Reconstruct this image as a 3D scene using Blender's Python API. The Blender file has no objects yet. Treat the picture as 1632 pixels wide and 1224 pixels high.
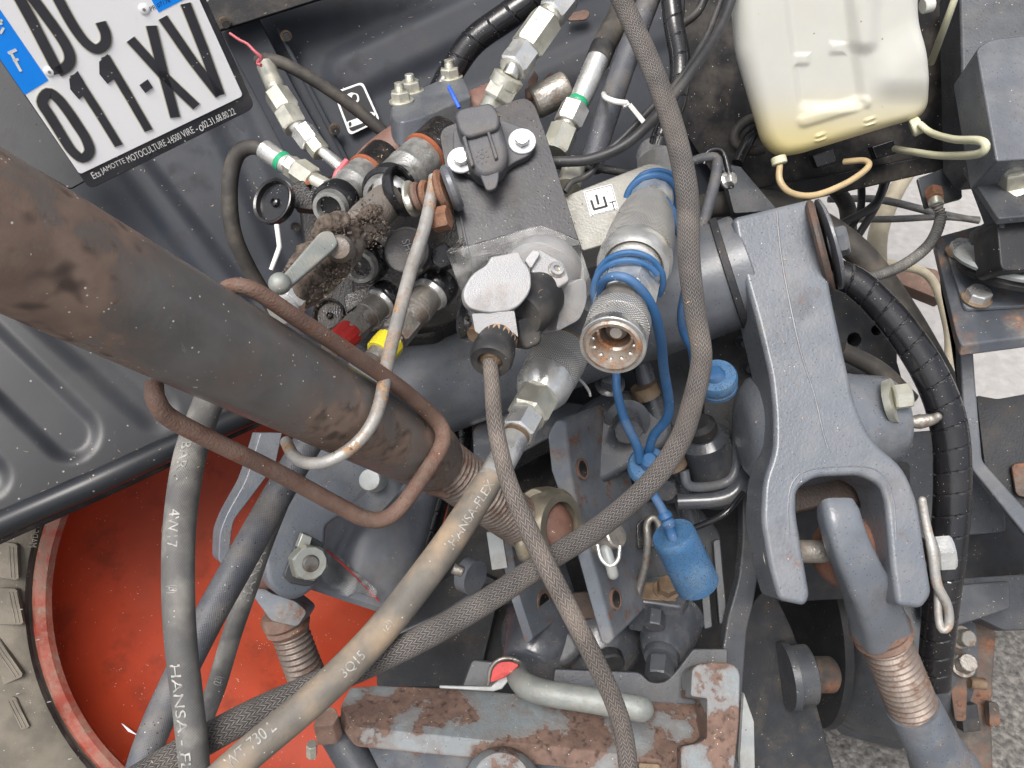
import bpy, bmesh, math, random
from mathutils import Vector, Matrix, noise as mnoise
random.seed(11)
sc = bpy.context.scene
COL = sc.collection

# ------------------------------------------------------------------ camera, sky, sun, exposure
F, CX, CY = 1230.0, 816.0, 612.0          # focal length and centre, in the photograph's pixels
CAMH, PITCH = 1.75, math.radians(48)
CAM = Vector((0, 0, CAMH))
RV = Vector((1, 0, 0))
VV = Vector((0, math.cos(PITCH), -math.sin(PITCH)))
UV_ = Vector((0, math.sin(PITCH), math.cos(PITCH)))
cd = bpy.data.cameras.new('camera'); co = bpy.data.objects.new('camera', cd); COL.objects.link(co)
co.location = CAM; co.rotation_euler = (math.pi / 2 - PITCH, 0, 0)
cd.sensor_width = 36; cd.lens = 36 * F / 1632; cd.clip_start = 0.02; cd.clip_end = 400
sc.camera = co

SUN_EL, SUN_AZ = math.radians(70), math.radians(215)      # azimuth clockwise from +Y
world = bpy.data.worlds.new('World'); sc.world = world; world.use_nodes = True
wn, wl = world.node_tree.nodes, world.node_tree.links
wn.clear()
wo = wn.new('ShaderNodeOutputWorld'); bg = wn.new('ShaderNodeBackground')
sky = wn.new('ShaderNodeTexSky'); sky.sky_type = 'NISHITA'; sky.sun_disc = False
sky.sun_elevation = SUN_EL; sky.sun_rotation = SUN_AZ
sky.air_density = 1.0; sky.dust_density = 6.0; sky.ozone_density = 0.6
hs = wn.new('ShaderNodeHueSaturation'); hs.inputs['Saturation'].default_value = 0.42
wl.new(sky.outputs[0], hs.inputs['Color']); wl.new(hs.outputs[0], bg.inputs[0])
bg.inputs[1].default_value = 0.11; wl.new(bg.outputs[0], wo.inputs[0])
sd = bpy.data.lights.new('sun', 'SUN'); so = bpy.data.objects.new('sun', sd); COL.objects.link(so)
sd.energy = 1.35; sd.angle = math.radians(28); sd.color = (1.0, 0.97, 0.93)
sdir = Vector((math.sin(SUN_AZ) * math.cos(SUN_EL), math.cos(SUN_AZ) * math.cos(SUN_EL), math.sin(SUN_EL)))
so.rotation_euler = sdir.to_track_quat('Z', 'Y').to_euler(); so.location = (0, -2, 4)
sc.view_settings.view_transform = 'Standard'; sc.view_settings.look = 'None'
sc.view_settings.exposure = 1.0; sc.view_settings.gamma = 1.0
sc.view_settings.use_curve_mapping = False
sc.cycles.max_bounces = 6; sc.cycles.diffuse_bounces = 3; sc.cycles.glossy_bounces = 3; sc.cycles.transmission_bounces = 6; sc.cycles.transparent_max_bounces = 12
sc.cycles.use_denoising = True

# ------------------------------------------------------------------ points and planes
def P(px, py, d): return CAM + VV * d + RV * ((px - CX) / F * d) + UV_ * ((CY - py) / F * d)
def W(x, y, z): return RV * x + UV_ * y - VV * z            # right, up, towards the viewer
def proj(w):
    r = w - CAM; d = r.dot(VV)
    return CX + r.dot(RV) / d * F, CY - r.dot(UV_) / d * F, d
def m(r, d): return r * d / F                                # a width seen in pixels at depth d, in metres
class Plane:
    def __init__(s, p, n): s.p = p; s.n = n.normalized()
    def at(s, px, py, off=0.0):
        o = s.p + s.n * off
        ray = VV + RV * ((px - CX) / F) + UV_ * ((CY - py) / F)
        return CAM + ray * ((o - CAM).dot(s.n) / ray.dot(s.n))
def pl3(a, b, c):
    a, b, c = P(*a), P(*b), P(*c); n = (b - a).cross(c - a)
    if n.dot(CAM - a) < 0: n = -n
    return Plane(a, n)
def face(px, py, d, tx=0.0, ty=0.0): return Plane(P(px, py, d), W(tx, ty, 1.0))
DOWN = Vector((0, 0, -1))

# ------------------------------------------------------------------ objects
WLOC = {}
def thing(name, label, cat, at, group=None, kind=None):
    o = bpy.data.objects.new(name, None); COL.objects.link(o)
    at = P(*at) if len(at) == 3 and not isinstance(at, Vector) else at
    o.location = at; WLOC[o.name] = at.copy(); o.empty_display_size = .02
    tag(o, label, cat, group, kind); return o
def tag(o, label=None, cat=None, group=None, kind=None):
    if label: o['label'] = label
    if cat: o['category'] = cat
    if group: o['group'] = group
    if kind: o['kind'] = kind
    return o
class G:
    def __init__(s): s.v = []; s.f = []; s.uv = []
    def add(s, o):
        k = len(s.v); s.v += o.v; s.f += [tuple(i + k for i in f) for f in o.f]; s.uv += o.uv; return s
def build(name, g, mat, parent=None, sharp=35, bevel=0, bseg=2, subsurf=0, sm=True):
    c = Vector((0, 0, 0))
    for v in g.v: c += v
    c /= len(g.v)
    me = bpy.data.meshes.new(name)
    me.from_pydata([tuple(v - c) for v in g.v], [], g.f)
    if g.uv and len(g.uv) == len(g.f) and any(u for u in g.uv):
        lay = me.uv_layers.new(name='UVMap'); k = 0; flat = []
        for f, u in zip(g.f, g.uv):
            u = u or [(0, 0)] * len(f)
            for q in u: flat += [q[0], q[1]]
        lay.data.foreach_set('uv', flat)
    if bevel:
        bm = bmesh.new(); bm.from_mesh(me); bmesh.ops.recalc_face_normals(bm, faces=bm.faces); bm.to_mesh(me); bm.free()
    me.polygons.foreach_set('use_smooth', [sm] * len(me.polygons))
    if sm and sharp and not subsurf: me.set_sharp_from_angle(angle=math.radians(sharp))
    me.materials.append(mat)
    o = bpy.data.objects.new(name, me); COL.objects.link(o)
    if parent is not None:
        o.parent = parent; o.location = c - WLOC[parent.name]
    else: o.location = c
    WLOC[o.name] = c.copy()
    if bevel:
        b = o.modifiers.new('bevel', 'BEVEL'); b.width = bevel; b.segments = bseg
        b.limit_method = 'ANGLE'; b.angle_limit = math.radians(38); b.harden_normals = True
    if subsurf:
        b = o.modifiers.new('subdivision', 'SUBSURF'); b.levels = subsurf; b.render_levels = subsurf
    return o

# ------------------------------------------------------------------ shapes
def frame_of(t):
    t = t.normalized(); a = Vector((0, 0, 1)) if abs(t.z) < .9 else Vector((1, 0, 0))
    x = t.cross(a).normalized(); return x, t.cross(x).normalized()
def g_lathe(A, B, prof, seg=28, phase=0.0, capA=True, capB=True, k=1.0):
    """prof: (t along A>B, radius in metres)"""
    g = G(); ax = B - A; x, y = frame_of(ax); L = ax.length
    n = len(prof); s = 0; us = []
    for i, (t, r) in enumerate(prof):
        if i: s += math.hypot((t - prof[i-1][0]) * L, r - prof[i-1][1])
        us.append(s)
        for j in range(seg):
            a = phase + 2 * math.pi * j / seg
            g.v.append(A + ax * t + (x * math.cos(a) + y * math.sin(a) * k) * r)
    R = max(r for _, r in prof)
    for i in range(n - 1):
        for j in range(seg):
            j2 = (j + 1) % seg
            g.f.append((i*seg+j, i*seg+j2, (i+1)*seg+j2, (i+1)*seg+j))
            u0, u1 = us[i], us[i+1]; v0, v1 = j/seg*6.283*R, (j+1)/seg*6.283*R
            g.uv.append([(u0, v0), (u0, v1), (u1, v1), (u1, v0)])
    if capA: g.f.append(tuple(reversed(range(seg)))); g.uv.append(None)
    if capB: g.f.append(tuple((n-1)*seg + j for j in range(seg))); g.uv.append(None)
    return g
def lat(name, A, B, prof, mat, parent=None, seg=28, phase=0.0, capA=True, capB=True, sharp=35):
    """A, B as (px, py, depth); prof radii in pixels at their own depth"""
    pa, pb = P(*A), P(*B)
    pr = [(t, m(r, A[2] + (B[2] - A[2]) * t)) for t, r in prof]
    return build(name, g_lathe(pa, pb, pr, seg, phase, capA, capB), mat, parent, sharp)
def cyl(name, A, B, r, mat, parent=None, seg=24, ch=.12, r2=None):
    """chamfered round bar from A to B"""
    r2 = r if r2 is None else r2
    L = (P(*B) - P(*A)).length; e = min(.3, m(r, A[2]) * ch / max(L, 1e-5))
    return lat(name, A, B, [(0, r*(1-ch)), (e, r), (1-e, r2), (1, r2*(1-ch))], mat, parent, seg)
def hexn(name, A, B, r, mat, parent=None, phase=0.0, ch=.13):
    """hexagon nut or bolt head with chamfered corners, from A to B"""
    g = G(); pa, pb = P(*A), P(*B); ax = pb - pa; x, y = frame_of(ax); L = ax.length
    r = m(r, (A[2] + B[2]) / 2); e = min(.25, r * ch / L); seg = 6
    for t, rr, tw in ((0, r*.86, 12), (e, None, 12), (1-e, None, 12), (1, r*.86, 12)):
        for j in range(12):
            a = phase + 2*math.pi*j/12
            q = rr if rr else (r if j % 2 == 0 else r*.866)
            g.v.append(pa + ax*t + (x*math.cos(a) + y*math.sin(a))*q)
    for i in range(3):
        for j in range(12):
            j2 = (j+1) % 12; g.f.append((i*12+j, i*12+j2, (i+1)*12+j2, (i+1)*12+j)); g.uv.append(None)
    g.f.append(tuple(reversed(range(12)))); g.uv.append(None)
    g.f.append(tuple(36+j for j in range(12))); g.uv.append(None)
    return build(name, g, mat, parent, 20)
def spline(pts, step):
    """Catmull-Rom through (Vector, radius); returns evenly spaced (pos, r)"""
    n = len(pts); out = []
    if n == 2: q = [pts[0], pts[0], pts[1], pts[1]]
    ext = [(pts[0][0]*2 - pts[1][0], pts[0][1])] + list(pts) + [(pts[-1][0]*2 - pts[-2][0], pts[-1][1])]
    dense = []
    for i in range(1, len(ext) - 2):
        p0, p1, p2, p3 = (ext[i+k][0] for k in (-1, 0, 1, 2)); r1, r2 = ext[i][1], ext[i+1][1]
        for k in range(24):
            t = k / 24; t2 = t*t; t3 = t2*t
            dense.append(((p1*2 + (p2-p0)*t + (p0*2 - p1*5 + p2*4 - p3)*t2 + (p1*3 - p0 - p2*3 + p3)*t3) * .5, r1 + (r2-r1)*t))
    dense.append(ext[-2])
    L = [0]
    for i in range(1, len(dense)): L.append(L[-1] + (dense[i][0] - dense[i-1][0]).length)
    N = max(3, int(L[-1] / step)); k = 0
    for i in range(N + 1):
        s = L[-1] * i / N
        while k < len(L) - 2 and L[k+1] < s: k += 1
        t = (s - L[k]) / max(1e-9, L[k+1] - L[k]); t = max(0, min(1, t))
        out.append((dense[k][0].lerp(dense[k+1][0], t), dense[k][1] + (dense[k+1][1] - dense[k][1]) * t))
    return out
HOSES = {}
def g_tube(path, seg=16, helix=None, cap=True, dome=False, flat=1.0, sq=0):
    """path: (pos, r). helix = (kind, pitch, height): ridges or wraps running round the tube"""
    g = G(); n = len(path); t0 = (path[1][0] - path[0][0]).normalized(); x, _ = frame_of(t0)
    s = 0; rm = sum(r for _, r in path) / n; fr = []
    for i, (p, r) in enumerate(path):
        t = (path[min(i+1, n-1)][0] - path[max(i-1, 0)][0]).normalized()
        x = (x - t * x.dot(t)).normalized(); y = t.cross(x)
        if i: s += (p - path[i-1][0]).length
        fr.append(s)
        for j in range(seg):
            a = 2*math.pi*j/seg; q = r
            if helix:
                kind, pitch, h = helix; ph = (s/pitch - j/seg) % 1.0
                if kind == 'wrap': q = r + h * (-1.0 if ph < .055 else 0.0)
                elif kind == 'thread': q = r + h * (1 - 2*abs(2*ph - 1)) * .5
                elif kind == 'ring': ph = (s/pitch) % 1.0; q = r + h * math.sin(2*math.pi*ph)
            if sq: q *= 1 / (abs(math.cos(a))**sq + abs(math.sin(a))**sq)**(1/sq)
            g.v.append(p + (x*math.cos(a) + y*math.sin(a)*flat) * q)
    for i in range(n-1):
        for j in range(seg):
            j2 = (j+1) % seg
            g.f.append((i*seg+j, i*seg+j2, (i+1)*seg+j2, (i+1)*seg+j))
            v0, v1 = j/seg, (j+1)/seg; u0, u1 = fr[i]/(6.283*rm), fr[i+1]/(6.283*rm)
            g.uv.append([(u0, v0), (u0, v1), (u1, v1), (u1, v0)])
    if cap:
        g.f.append(tuple(reversed(range(seg)))); g.uv.append(None)
        g.f.append(tuple((n-1)*seg+j for j in range(seg))); g.uv.append(None)
    return g
def dome_ends(path, k=4):
    p0, r0 = path[0]; p1, r1 = path[-1]
    a = (p0 - path[1][0]).normalized(); b = (p1 - path[-2][0]).normalized()
    A = [(p0 + a*r0*math.sin(t), r0*math.cos(t)) for t in [math.pi/2*.97*i/k for i in range(k, 0, -1)]]
    B = [(p1 + b*r1*math.sin(t), r1*math.cos(t)) for t in [math.pi/2*.97*i/k for i in range(1, k+1)]]
    return A + path + B
def hose(name, pts, mat, parent=None, r=None, seg=18, step=None, helix=None, dome=False, flat=1.0, sq=0):
    """pts: (px, py, depth[, radius px])"""
    q = [(P(*p[:3]), m(p[3] if len(p) > 3 else r, p[2])) for p in pts]
    rm = sum(b for _, b in q) / len(q)
    step = step or (helix[1] / (24 if helix[0] == 'wrap' else 12) if helix else max(.003, rm * .5))
    path = spline(q, step); 
    o = build(name, g_tube(dome_ends(path) if dome else path, seg, helix, True, flat=flat, sq=sq), mat, parent, 50 if not helix else 28)
    HOSES[o.name] = path; return o
def round_poly(pts, r, n=4):
    out = []; k = len(pts)
    for i in range(k):
        p0, p1, p2 = (Vector(pts[(i+j) % k][:2]) for j in (-1, 0, 1)); rr = pts[i][2] if len(pts[i]) > 2 else r
        if rr <= 0: out.append((p1.x, p1.y)); continue
        a, b = p0 - p1, p2 - p1; la, lb = a.length, b.length
        q = min(rr, la*.48, lb*.48); A = p1 + a/la*q; B = p1 + b/lb*q
        for j in range(n+1):
            t = j/n; c = A*(1-t)**2 + p1*2*t*(1-t) + B*t*t; out.append((c.x, c.y))
    return out
def g_prism(front, back, holes_f=(), holes_b=()):
    g = G(); n = len(front); g.v = list(front) + list(back)
    if not holes_f:
        g.f = [tuple(range(n)), tuple(reversed(range(n, 2*n)))] + [(i, n+i, n+(i+1) % n, (i+1) % n) for i in range(n)]
    else:
        bm = bmesh.new()
        for L in [(front, back)] + list(zip(holes_f, holes_b)):
            pass
        loops = []
        for f_, b_ in [(front, back)] + list(zip(holes_f, holes_b)):
            vf = [bm.verts.new(v) for v in f_]; vb = [bm.verts.new(v) for v in b_]; loops.append((vf, vb))
        for side in (0, 1):
            es = []
            for L in loops:
                vs = L[side]; es += [bm.edges.new((vs[i], vs[(i+1) % len(vs)])) for i in range(len(vs))]
            bmesh.ops.triangle_fill(bm, use_beauty=True, use_dissolve=True, edges=es)
        for vf, vb in loops:
            k = len(vf)
            for i in range(k): bm.faces.new((vf[i], vb[i], vb[(i+1) % k], vf[(i+1) % k]))
        bmesh.ops.recalc_face_normals(bm, faces=bm.faces)
        bm.verts.index_update(); g.v = [v.co.copy() for v in bm.verts]; g.f = [tuple(v.index for v in f.verts) for f in bm.faces]
        bm.free()
    g.uv = [None] * len(g.f)
    return g
def slab(name, plane, pts, thick, mat, parent=None, rnd=0, bevel=.0015, bseg=2, off=0.0, dirn=None, holes=(), n=4):
    """outline on a plane, given in the photograph's pixels, extruded away from the viewer by thick (or along dirn)"""
    q = round_poly(pts, rnd, n) if (rnd or any(len(p) > 2 for p in pts)) else pts
    fr = [plane.at(x, y, off) for x, y in q]
    dv = (-plane.n * thick) if dirn is None else dirn.normalized() * thick
    hf = [[plane.at(x, y, off) for x, y in h] for h in holes]
    g = g_prism(fr, [v + dv for v in fr], hf, [[v + dv for v in h] for h in hf])
    bm = bmesh.new(); vs = [bm.verts.new(v) for v in g.v]
    for f in g.f:
        try: bm.faces.new([vs[i] for i in f])
        except ValueError: pass
    bmesh.ops.recalc_face_normals(bm, faces=bm.faces); bm.verts.index_update()
    g.v = [v.co.copy() for v in bm.verts]; g.f = [tuple(v.index for v in f.verts) for f in bm.faces]; g.uv = [None]*len(g.f); bm.free()
    return build(name, g, mat, parent, 32, bevel, bseg)
def ell(cx, cy, rx, ry=None, rot=0, n=20):
    ry = ry or rx; c, s = math.cos(math.radians(rot)), math.sin(math.radians(rot)); o = []
    for i in range(n):
        a = 2*math.pi*i/n; x, y = rx*math.cos(a), ry*math.sin(a); o.append((cx + x*c - y*s, cy + x*s + y*c))
    return o
def smoothstep(a, b, x):
    t = max(0, min(1, (x-a)/(b-a))); return t*t*(3-2*t)
def seg_dist(px, py, x0, y0, x1, y1):
    dx, dy = x1-x0, y1-y0; t = max(0, min(1, ((px-x0)*dx + (py-y0)*dy) / (dx*dx+dy*dy)))
    return math.hypot(px - x0 - t*dx, py - y0 - t*dy)
def sheet(name, corners, nu, nv, feats, thick, mat, parent=None):
    """pressed sheet metal: TL, TR, BR, BL corners; feats = ribs (x0, y0, x1, y1, half width, height m, softness px)"""
    a, b, c, d = (P(*q) for q in corners); nrm = (b-a).cross(d-a).normalized()
    if nrm.dot(CAM - a) < 0: nrm = -nrm
    g = G()
    for i in range(nv+1):
        for j in range(nu+1):
            u, v = j/nu, i/nv; p = (a*(1-u) + b*u)*(1-v) + (d*(1-u) + c*u)*v
            x, y, _ = proj(p); h = 0
            for (x0, y0, x1, y1, hw, ht, sf) in feats:
                h += ht * (1 - smoothstep(hw - sf, hw + sf, seg_dist(x, y, x0, y0, x1, y1)))
            h += .0015 * mnoise.noise(p * 6)
            g.v.append(p + nrm*h)
    N = nu+1
    for i in range(nv):
        for j in range(nu): g.f.append((i*N+j, i*N+j+1, (i+1)*N+j+1, (i+1)*N+j)); g.uv.append(None)
    o = build(name, g, mat, parent, 60)
    s = o.modifiers.new('solidify', 'SOLIDIFY'); s.thickness = thick; s.offset = 0
    return o
def g_text(body):
    cu = bpy.data.curves.new('t', 'FONT'); cu.body = body; cu.resolution_u = 3
    ob = bpy.data.objects.new('t', cu); COL.objects.link(ob)
    bpy.context.view_layer.update()
    me = bpy.data.meshes.new_from_object(ob.evaluated_get(bpy.context.evaluated_depsgraph_get()))
    v = [q.co.copy() for q in me.vertices]; f = [tuple(p.vertices) for p in me.polygons]
    bpy.data.objects.remove(ob); bpy.data.curves.remove(cu); bpy.data.meshes.remove(me)
    x0, x1 = min(q.x for q in v), max(q.x for q in v); y0, y1 = min(q.y for q in v), max(q.y for q in v)
    return [((q.x-x0)/(x1-x0), (q.y-y0)/(y1-y0)) for q in v], f
def text_flat(name, body, plane, p0, p1, top, mat, parent, off=.0008):
    """print on a plane: baseline p0 > p1, cap height reaching the pixel top above p0"""
    v, f = g_text(body); A = plane.at(*p0, off); X = plane.at(*p1, off) - A; Y = plane.at(*top, off) - A
    g = G(); g.v = [A + X*x + Y*y for x, y in v]; g.f = f; g.uv = [None]*len(f)
    return build(name, g, mat, parent, 0, sm=False)
def text_hose(name, body, ho, s0, s1, ang, h, mat, flip=1):
    """print along a hose: from fraction s0 to s1 of its length, ang degrees round from the side seen, h letter height m"""
    v, f = g_text(body); path = HOSES[ho.name]; n = len(path); g = G()
    for x, y in v:
        s = (s0 + (s1-s0)*x) * (n-1); i = max(0, min(n-2, int(s))); t = s - i
        p = path[i][0].lerp(path[i+1][0], t); r = path[i][1] + (path[i+1][1]-path[i][1])*t + .0005
        tg = (path[i+1][0] - path[i][0]).normalized(); c = CAM - p; c = (c - tg*c.dot(tg)).normalized()
        if s1 < s0: sd_ = -tg.cross(c)
        else: sd_ = tg.cross(c)
        a = math.radians(ang)*flip + (y - .5)*h/r*flip*-1
        g.v.append(p + (c*math.cos(a) + sd_*math.sin(a))*r)
    g.f = f; g.uv = [None]*len(f)
    return build(name, g, mat, ho, 0, sm=False)
# ------------------------------------------------------------------ materials
def lin(r, g, b):
    f = lambda c: (c/255/12.92) if c/255 <= .04045 else ((c/255 + .055)/1.055)**2.4
    return (f(r), f(g), f(b))
RUST = (.115, .052, .032); RUST2 = (.195, .092, .052)
def mat(name, col, rough=.5, metal=0.0, var=.15, vs=25, bump=.15, bs=350, rust=0, rs=28, rcol=RUST, rcol2=RUST2,
        dust=0, ds=18, dcol=(.30, .26, .21), speck=0, sps=170, spcol=(.55, .53, .48), drops=0, coat=0, pattern=None, trans=0, sss=0, spec=.5,
        rough_var=.15, rsoft=.035, spr=.13, rrough=.70, cast=0, edge=0, ecol=None, ior=1.45, scr=0, relief=False, grime=.55):
    if any(k in name for k in ('plate_', 'print', 'sticker', 'tie', 'milky', 'straw', 'tank', 'ring', 'mud', 'tyre')): grime = 0
    M = bpy.data.materials.new(name); M.use_nodes = True
    nt = M.node_tree; N, L = nt.nodes, nt.links; b = N['Principled BSDF']
    tc = N.new('ShaderNodeTexCoord'); vec = tc.outputs['Object']
    def noise(scale, detail=2, dist=0, rough_=.55):
        n = N.new('ShaderNodeTexNoise'); n.inputs['Scale'].default_value = scale; n.inputs['Detail'].default_value = detail
        n.inputs['Distortion'].default_value = dist; n.inputs['Roughness'].default_value = rough_; L.new(vec, n.inputs['Vector']); return n.outputs['Fac']
    def ramp(x, a, c):
        r = N.new('ShaderNodeMapRange'); r.interpolation_type = 'SMOOTHSTEP'
        r.inputs['From Min'].default_value = a; r.inputs['From Max'].default_value = c; L.new(x, r.inputs['Value']); return r.outputs[0]
    def mix(fac, A, B, mode='MIX'):
        n = N.new('ShaderNodeMix'); n.data_type = 'RGBA'; n.blend_type = mode
        for s, v in ((n.inputs['Factor'], fac), (n.inputs['A'], A), (n.inputs['B'], B)):
            if hasattr(v, 'type') or hasattr(v, 'is_linked'): L.new(v, s)
            elif isinstance(v, (int, float)): s.default_value = v
            else: s.default_value = (*v, 1)
        return n.outputs['Result']
    def fmix(fac, A, B):
        n = N.new('ShaderNodeMix'); n.data_type = 'FLOAT'
        for s, v in ((n.inputs['Factor'], fac), (n.inputs['A'], A), (n.inputs['B'], B)):
            if isinstance(v, (int, float)): s.default_value = v
            else: L.new(v, s)
        return n.outputs['Result']
    def math_(op, A, B=0.0):
        n = N.new('ShaderNodeMath'); n.operation = op
        for s, v in ((n.inputs[0], A), (n.inputs[1], B)):
            if isinstance(v, (int, float)): s.default_value = v
            else: L.new(v, s)
        return n.outputs[0]
    n1 = noise(vs, 3); c = mix(ramp(n1, .3, .7), tuple(x*(1-var) for x in col), tuple(min(1, x*(1+var)) for x in col))
    ro = fmix(n1, rough*(1-rough_var), min(1, rough*(1+rough_var))); me_ = metal; h = None
    height = noise(bs, 1)
    if cast: height = fmix(.5, height, noise(cast, 2)) 
    if pattern:
        uv = N.new('ShaderNodeSeparateXYZ'); L.new(tc.outputs['UV'], uv.inputs[0]); kind, fu, fv, amt = pattern
        u, v = uv.outputs[0], uv.outputs[1]
        if kind == 'braid':
            # herringbone: rows of slanted strands, alternating direction
            cell = math_('MULTIPLY', v, fv); tri = math_('PINGPONG', cell, 1.0)
            a = math_('ADD', math_('MULTIPLY', u, fu), math_('MULTIPLY', tri, 1.2))
            s1 = math_('PINGPONG', a, .5); edge_ = math_('PINGPONG', cell, .5)
            pat = math_('MULTIPLY', ramp(s1, .02, .34), fmix(ramp(math_('PINGPONG', math_('MULTIPLY', cell, 1.0), .5), .0, .16), .45, 1.0))
        elif kind == 'knurl':
            a = math_('PINGPONG', math_('ADD', math_('MULTIPLY', u, fu), math_('MULTIPLY', v, fv)), .5)
            d_ = math_('PINGPONG', math_('SUBTRACT', math_('MULTIPLY', u, fu), math_('MULTIPLY', v, fv)), .5)
            pat = math_('MULTIPLY', ramp(a, .0, .4), ramp(d_, .0, .4))
        elif kind == 'weave':
            a = math_('SINE', math_('MULTIPLY', math_('ADD', math_('MULTIPLY', u, 1.0), math_('MULTIPLY', v, .35)), fu))
            d_ = math_('SINE', math_('MULTIPLY', v, fv)); pat = math_('ADD', math_('MULTIPLY', math_('MULTIPLY', a, d_), .5), .5)
        c = mix(math_('MULTIPLY', math_('SUBTRACT', 1.0, pat), amt), c, tuple(x*.25 for x in col))
        height = fmix(.85, height, pat); h = pat
    if grime:
        gm = math_('MULTIPLY', ramp(noise(11, 6, 0, .68), .50, .68), grime); c = mix(gm, c, tuple(x*.42 + y for x, y in zip(col, (.010, .0075, .005))))
        ro = fmix(gm, ro, min(.9, rough + .22))
    if scr:
        w = N.new('ShaderNodeTexNoise'); w.inputs['Scale'].default_value = 14; w.inputs['Detail'].default_value = 9; w.inputs['Roughness'].default_value = .8
        mp = N.new('ShaderNodeMapping'); mp.inputs['Scale'].default_value = (9, 1.3, 1.3); mp.inputs['Rotation'].default_value = (.4, .7, .9)
        L.new(vec, mp.inputs[0]); L.new(mp.outputs[0], w.inputs['Vector'])
        c = mix(math_('MULTIPLY', ramp(w.outputs['Fac'], .62, .68), scr), c, (.28, .27, .26))
    if dust:
        g = N.new('ShaderNodeNewGeometry'); sx = N.new('ShaderNodeSeparateXYZ'); L.new(g.outputs['Normal'], sx.inputs[0])
        up = ramp(sx.outputs[2], -.3, .9); dn = ramp(noise(ds, 4, 0, .62), .42, .72)
        dm = math_('MULTIPLY', math_('MULTIPLY', dn, fmix(.5, up, 1.0)), dust)
        c = mix(dm, c, dcol); ro = fmix(dm, ro, .85)
        if metal: me_ = fmix(dm, me_, 0.0)
    if rust:
        rn = noise(rs, 8, 0, rrough); t = .5 + (.5 - rust) * .42
        rm_ = ramp(rn, t, t + rsoft); rc = mix(ramp(noise(rs*4, 2), .35, .7), rcol, rcol2)
        rc = mix(ramp(noise(rs*9, 1), .5, .8), rc, tuple(x*.45 for x in rcol))
        halo = math_('MULTIPLY', ramp(rn, t - .09, t), .38); c = mix(halo, c, tuple(x*1.1 for x in rcol))
        c = mix(rm_, c, rc); ro = fmix(rm_, ro, .85)
        me_ = fmix(rm_, me_, 0.0) if metal else 0.0
        
        if relief: height = math_('ADD', height, math_('MULTIPLY', rm_, -1.6))
    if edge:
        be = N.new('ShaderNodeBevel'); be.samples = 4; be.inputs['Radius'].default_value = edge
        g2 = N.new('ShaderNodeNewGeometry'); vm = N.new('ShaderNodeVectorMath'); vm.operation = 'DOT_PRODUCT'
        L.new(be.outputs[0], vm.inputs[0]); L.new(g2.outputs['Normal'], vm.inputs[1])
        em = math_('MULTIPLY', ramp(math_('ADD', math_('SUBTRACT', 1.0, vm.outputs['Value']), math_('MULTIPLY', math_('SUBTRACT', noise(90, 6), .5), .35)), .06, .2), .85)
        c = mix(em, c, ecol or RUST2); ro = fmix(em, ro, .8)
    if speck:
        vo = N.new('ShaderNodeTexVoronoi'); vo.inputs['Scale'].default_value = sps; L.new(vec, vo.inputs['Vector'])
        sm_ = math_('MULTIPLY', math_('SUBTRACT', 1.0, ramp(vo.outputs['Distance'], spr*.5, spr)), ramp(noise(sps*.35, 3), .60 - .15*speck, .66 - .15*speck))
        c = mix(sm_, c, spcol); ro = fmix(sm_, ro, .8)
    if drops:
        vo = N.new('ShaderNodeTexVoronoi'); vo.inputs['Scale'].default_value = 210; L.new(vec, vo.inputs['Vector'])
        dm2 = math_('MULTIPLY', math_('SUBTRACT', 1.0, ramp(vo.outputs['Distance'], .16, .22)), ramp(noise(60, 3), .49, .54))
        c = mix(math_('MULTIPLY', dm2, drops), c, tuple(x*.35 for x in col)); ro = fmix(dm2, ro, .12)
        if drops >= .8: height = math_('ADD', height, math_('MULTIPLY', dm2, 1.2))
    for key, v in (('Base Color', c), ('Roughness', ro), ('Metallic', me_)):
        if isinstance(v, (int, float)): b.inputs[key].default_value = v
        else: L.new(v, b.inputs[key])
    bp = N.new('ShaderNodeBump'); bp.inputs['Strength'].default_value = min(1, bump); bp.inputs['Distance'].default_value = .0012
    if pattern: bp.inputs['Strength'].default_value = .9; bp.inputs['Distance'].default_value = pattern[3] * .0016
    if cast: bp.inputs['Distance'].default_value = .0022
    L.new(height, bp.inputs['Height']); L.new(bp.outputs[0], b.inputs['Normal'])
    b.inputs['Specular IOR Level'].default_value = spec; b.inputs['IOR'].default_value = ior
    if coat: b.inputs['Coat Weight'].default_value = coat; b.inputs['Coat Roughness'].default_value = .15
    if trans: b.inputs['Transmission Weight'].default_value = trans
    if sss: b.inputs['Subsurface Weight'].default_value = sss; b.inputs['Subsurface Radius'].default_value = (.03, .025, .015)
    return M
GREY = (.098, .107, .122)
grey = mat('grey_paint', GREY, .36, dust=.18, speck=.35, bump=.2, drops=.3, cast=130, coat=.15)
grey_arm = mat('grey_cast_paint', (.120, .133, .153), .36, dust=.15, speck=.25, bump=.32, cast=150, drops=.45, coat=.25, var=.1, vs=9, rust=.05, rs=30)
grey_chip = mat('chipped_grey_paint', (.115, .130, .150), .5, dust=.4, rust=.24, rs=42, speck=.5, bump=.3)
grey_rust = mat('grey_paint_mostly_rusted', (.20, .225, .235), .5, dust=.35, rust=.53, rs=14, rrough=.60, edge=.005, ecol=(.14, .08, .058), speck=.6, bump=.4, rcol=(.112, .070, .055), rcol2=(.17, .108, .083), relief=True, grime=.35)
grey_dark = mat('dark_grey_paint', (.056, .061, .070), .42, dust=.12, speck=.7, bump=.2, drops=.3)
grey_deep = mat('greasy_dark_grey', (.028, .030, .034), .5, spec=.3, dust=.35, ds=30, speck=.4, bump=.4, dcol=(.10, .08, .06))
panel = mat('pressed_panel_paint', (.027, .031, .040), .55, spec=.3, dust=.03, speck=.5, sps=90, spcol=(.3, .3, .29), bump=.04, vs=5, var=.2, scr=.08)
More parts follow.
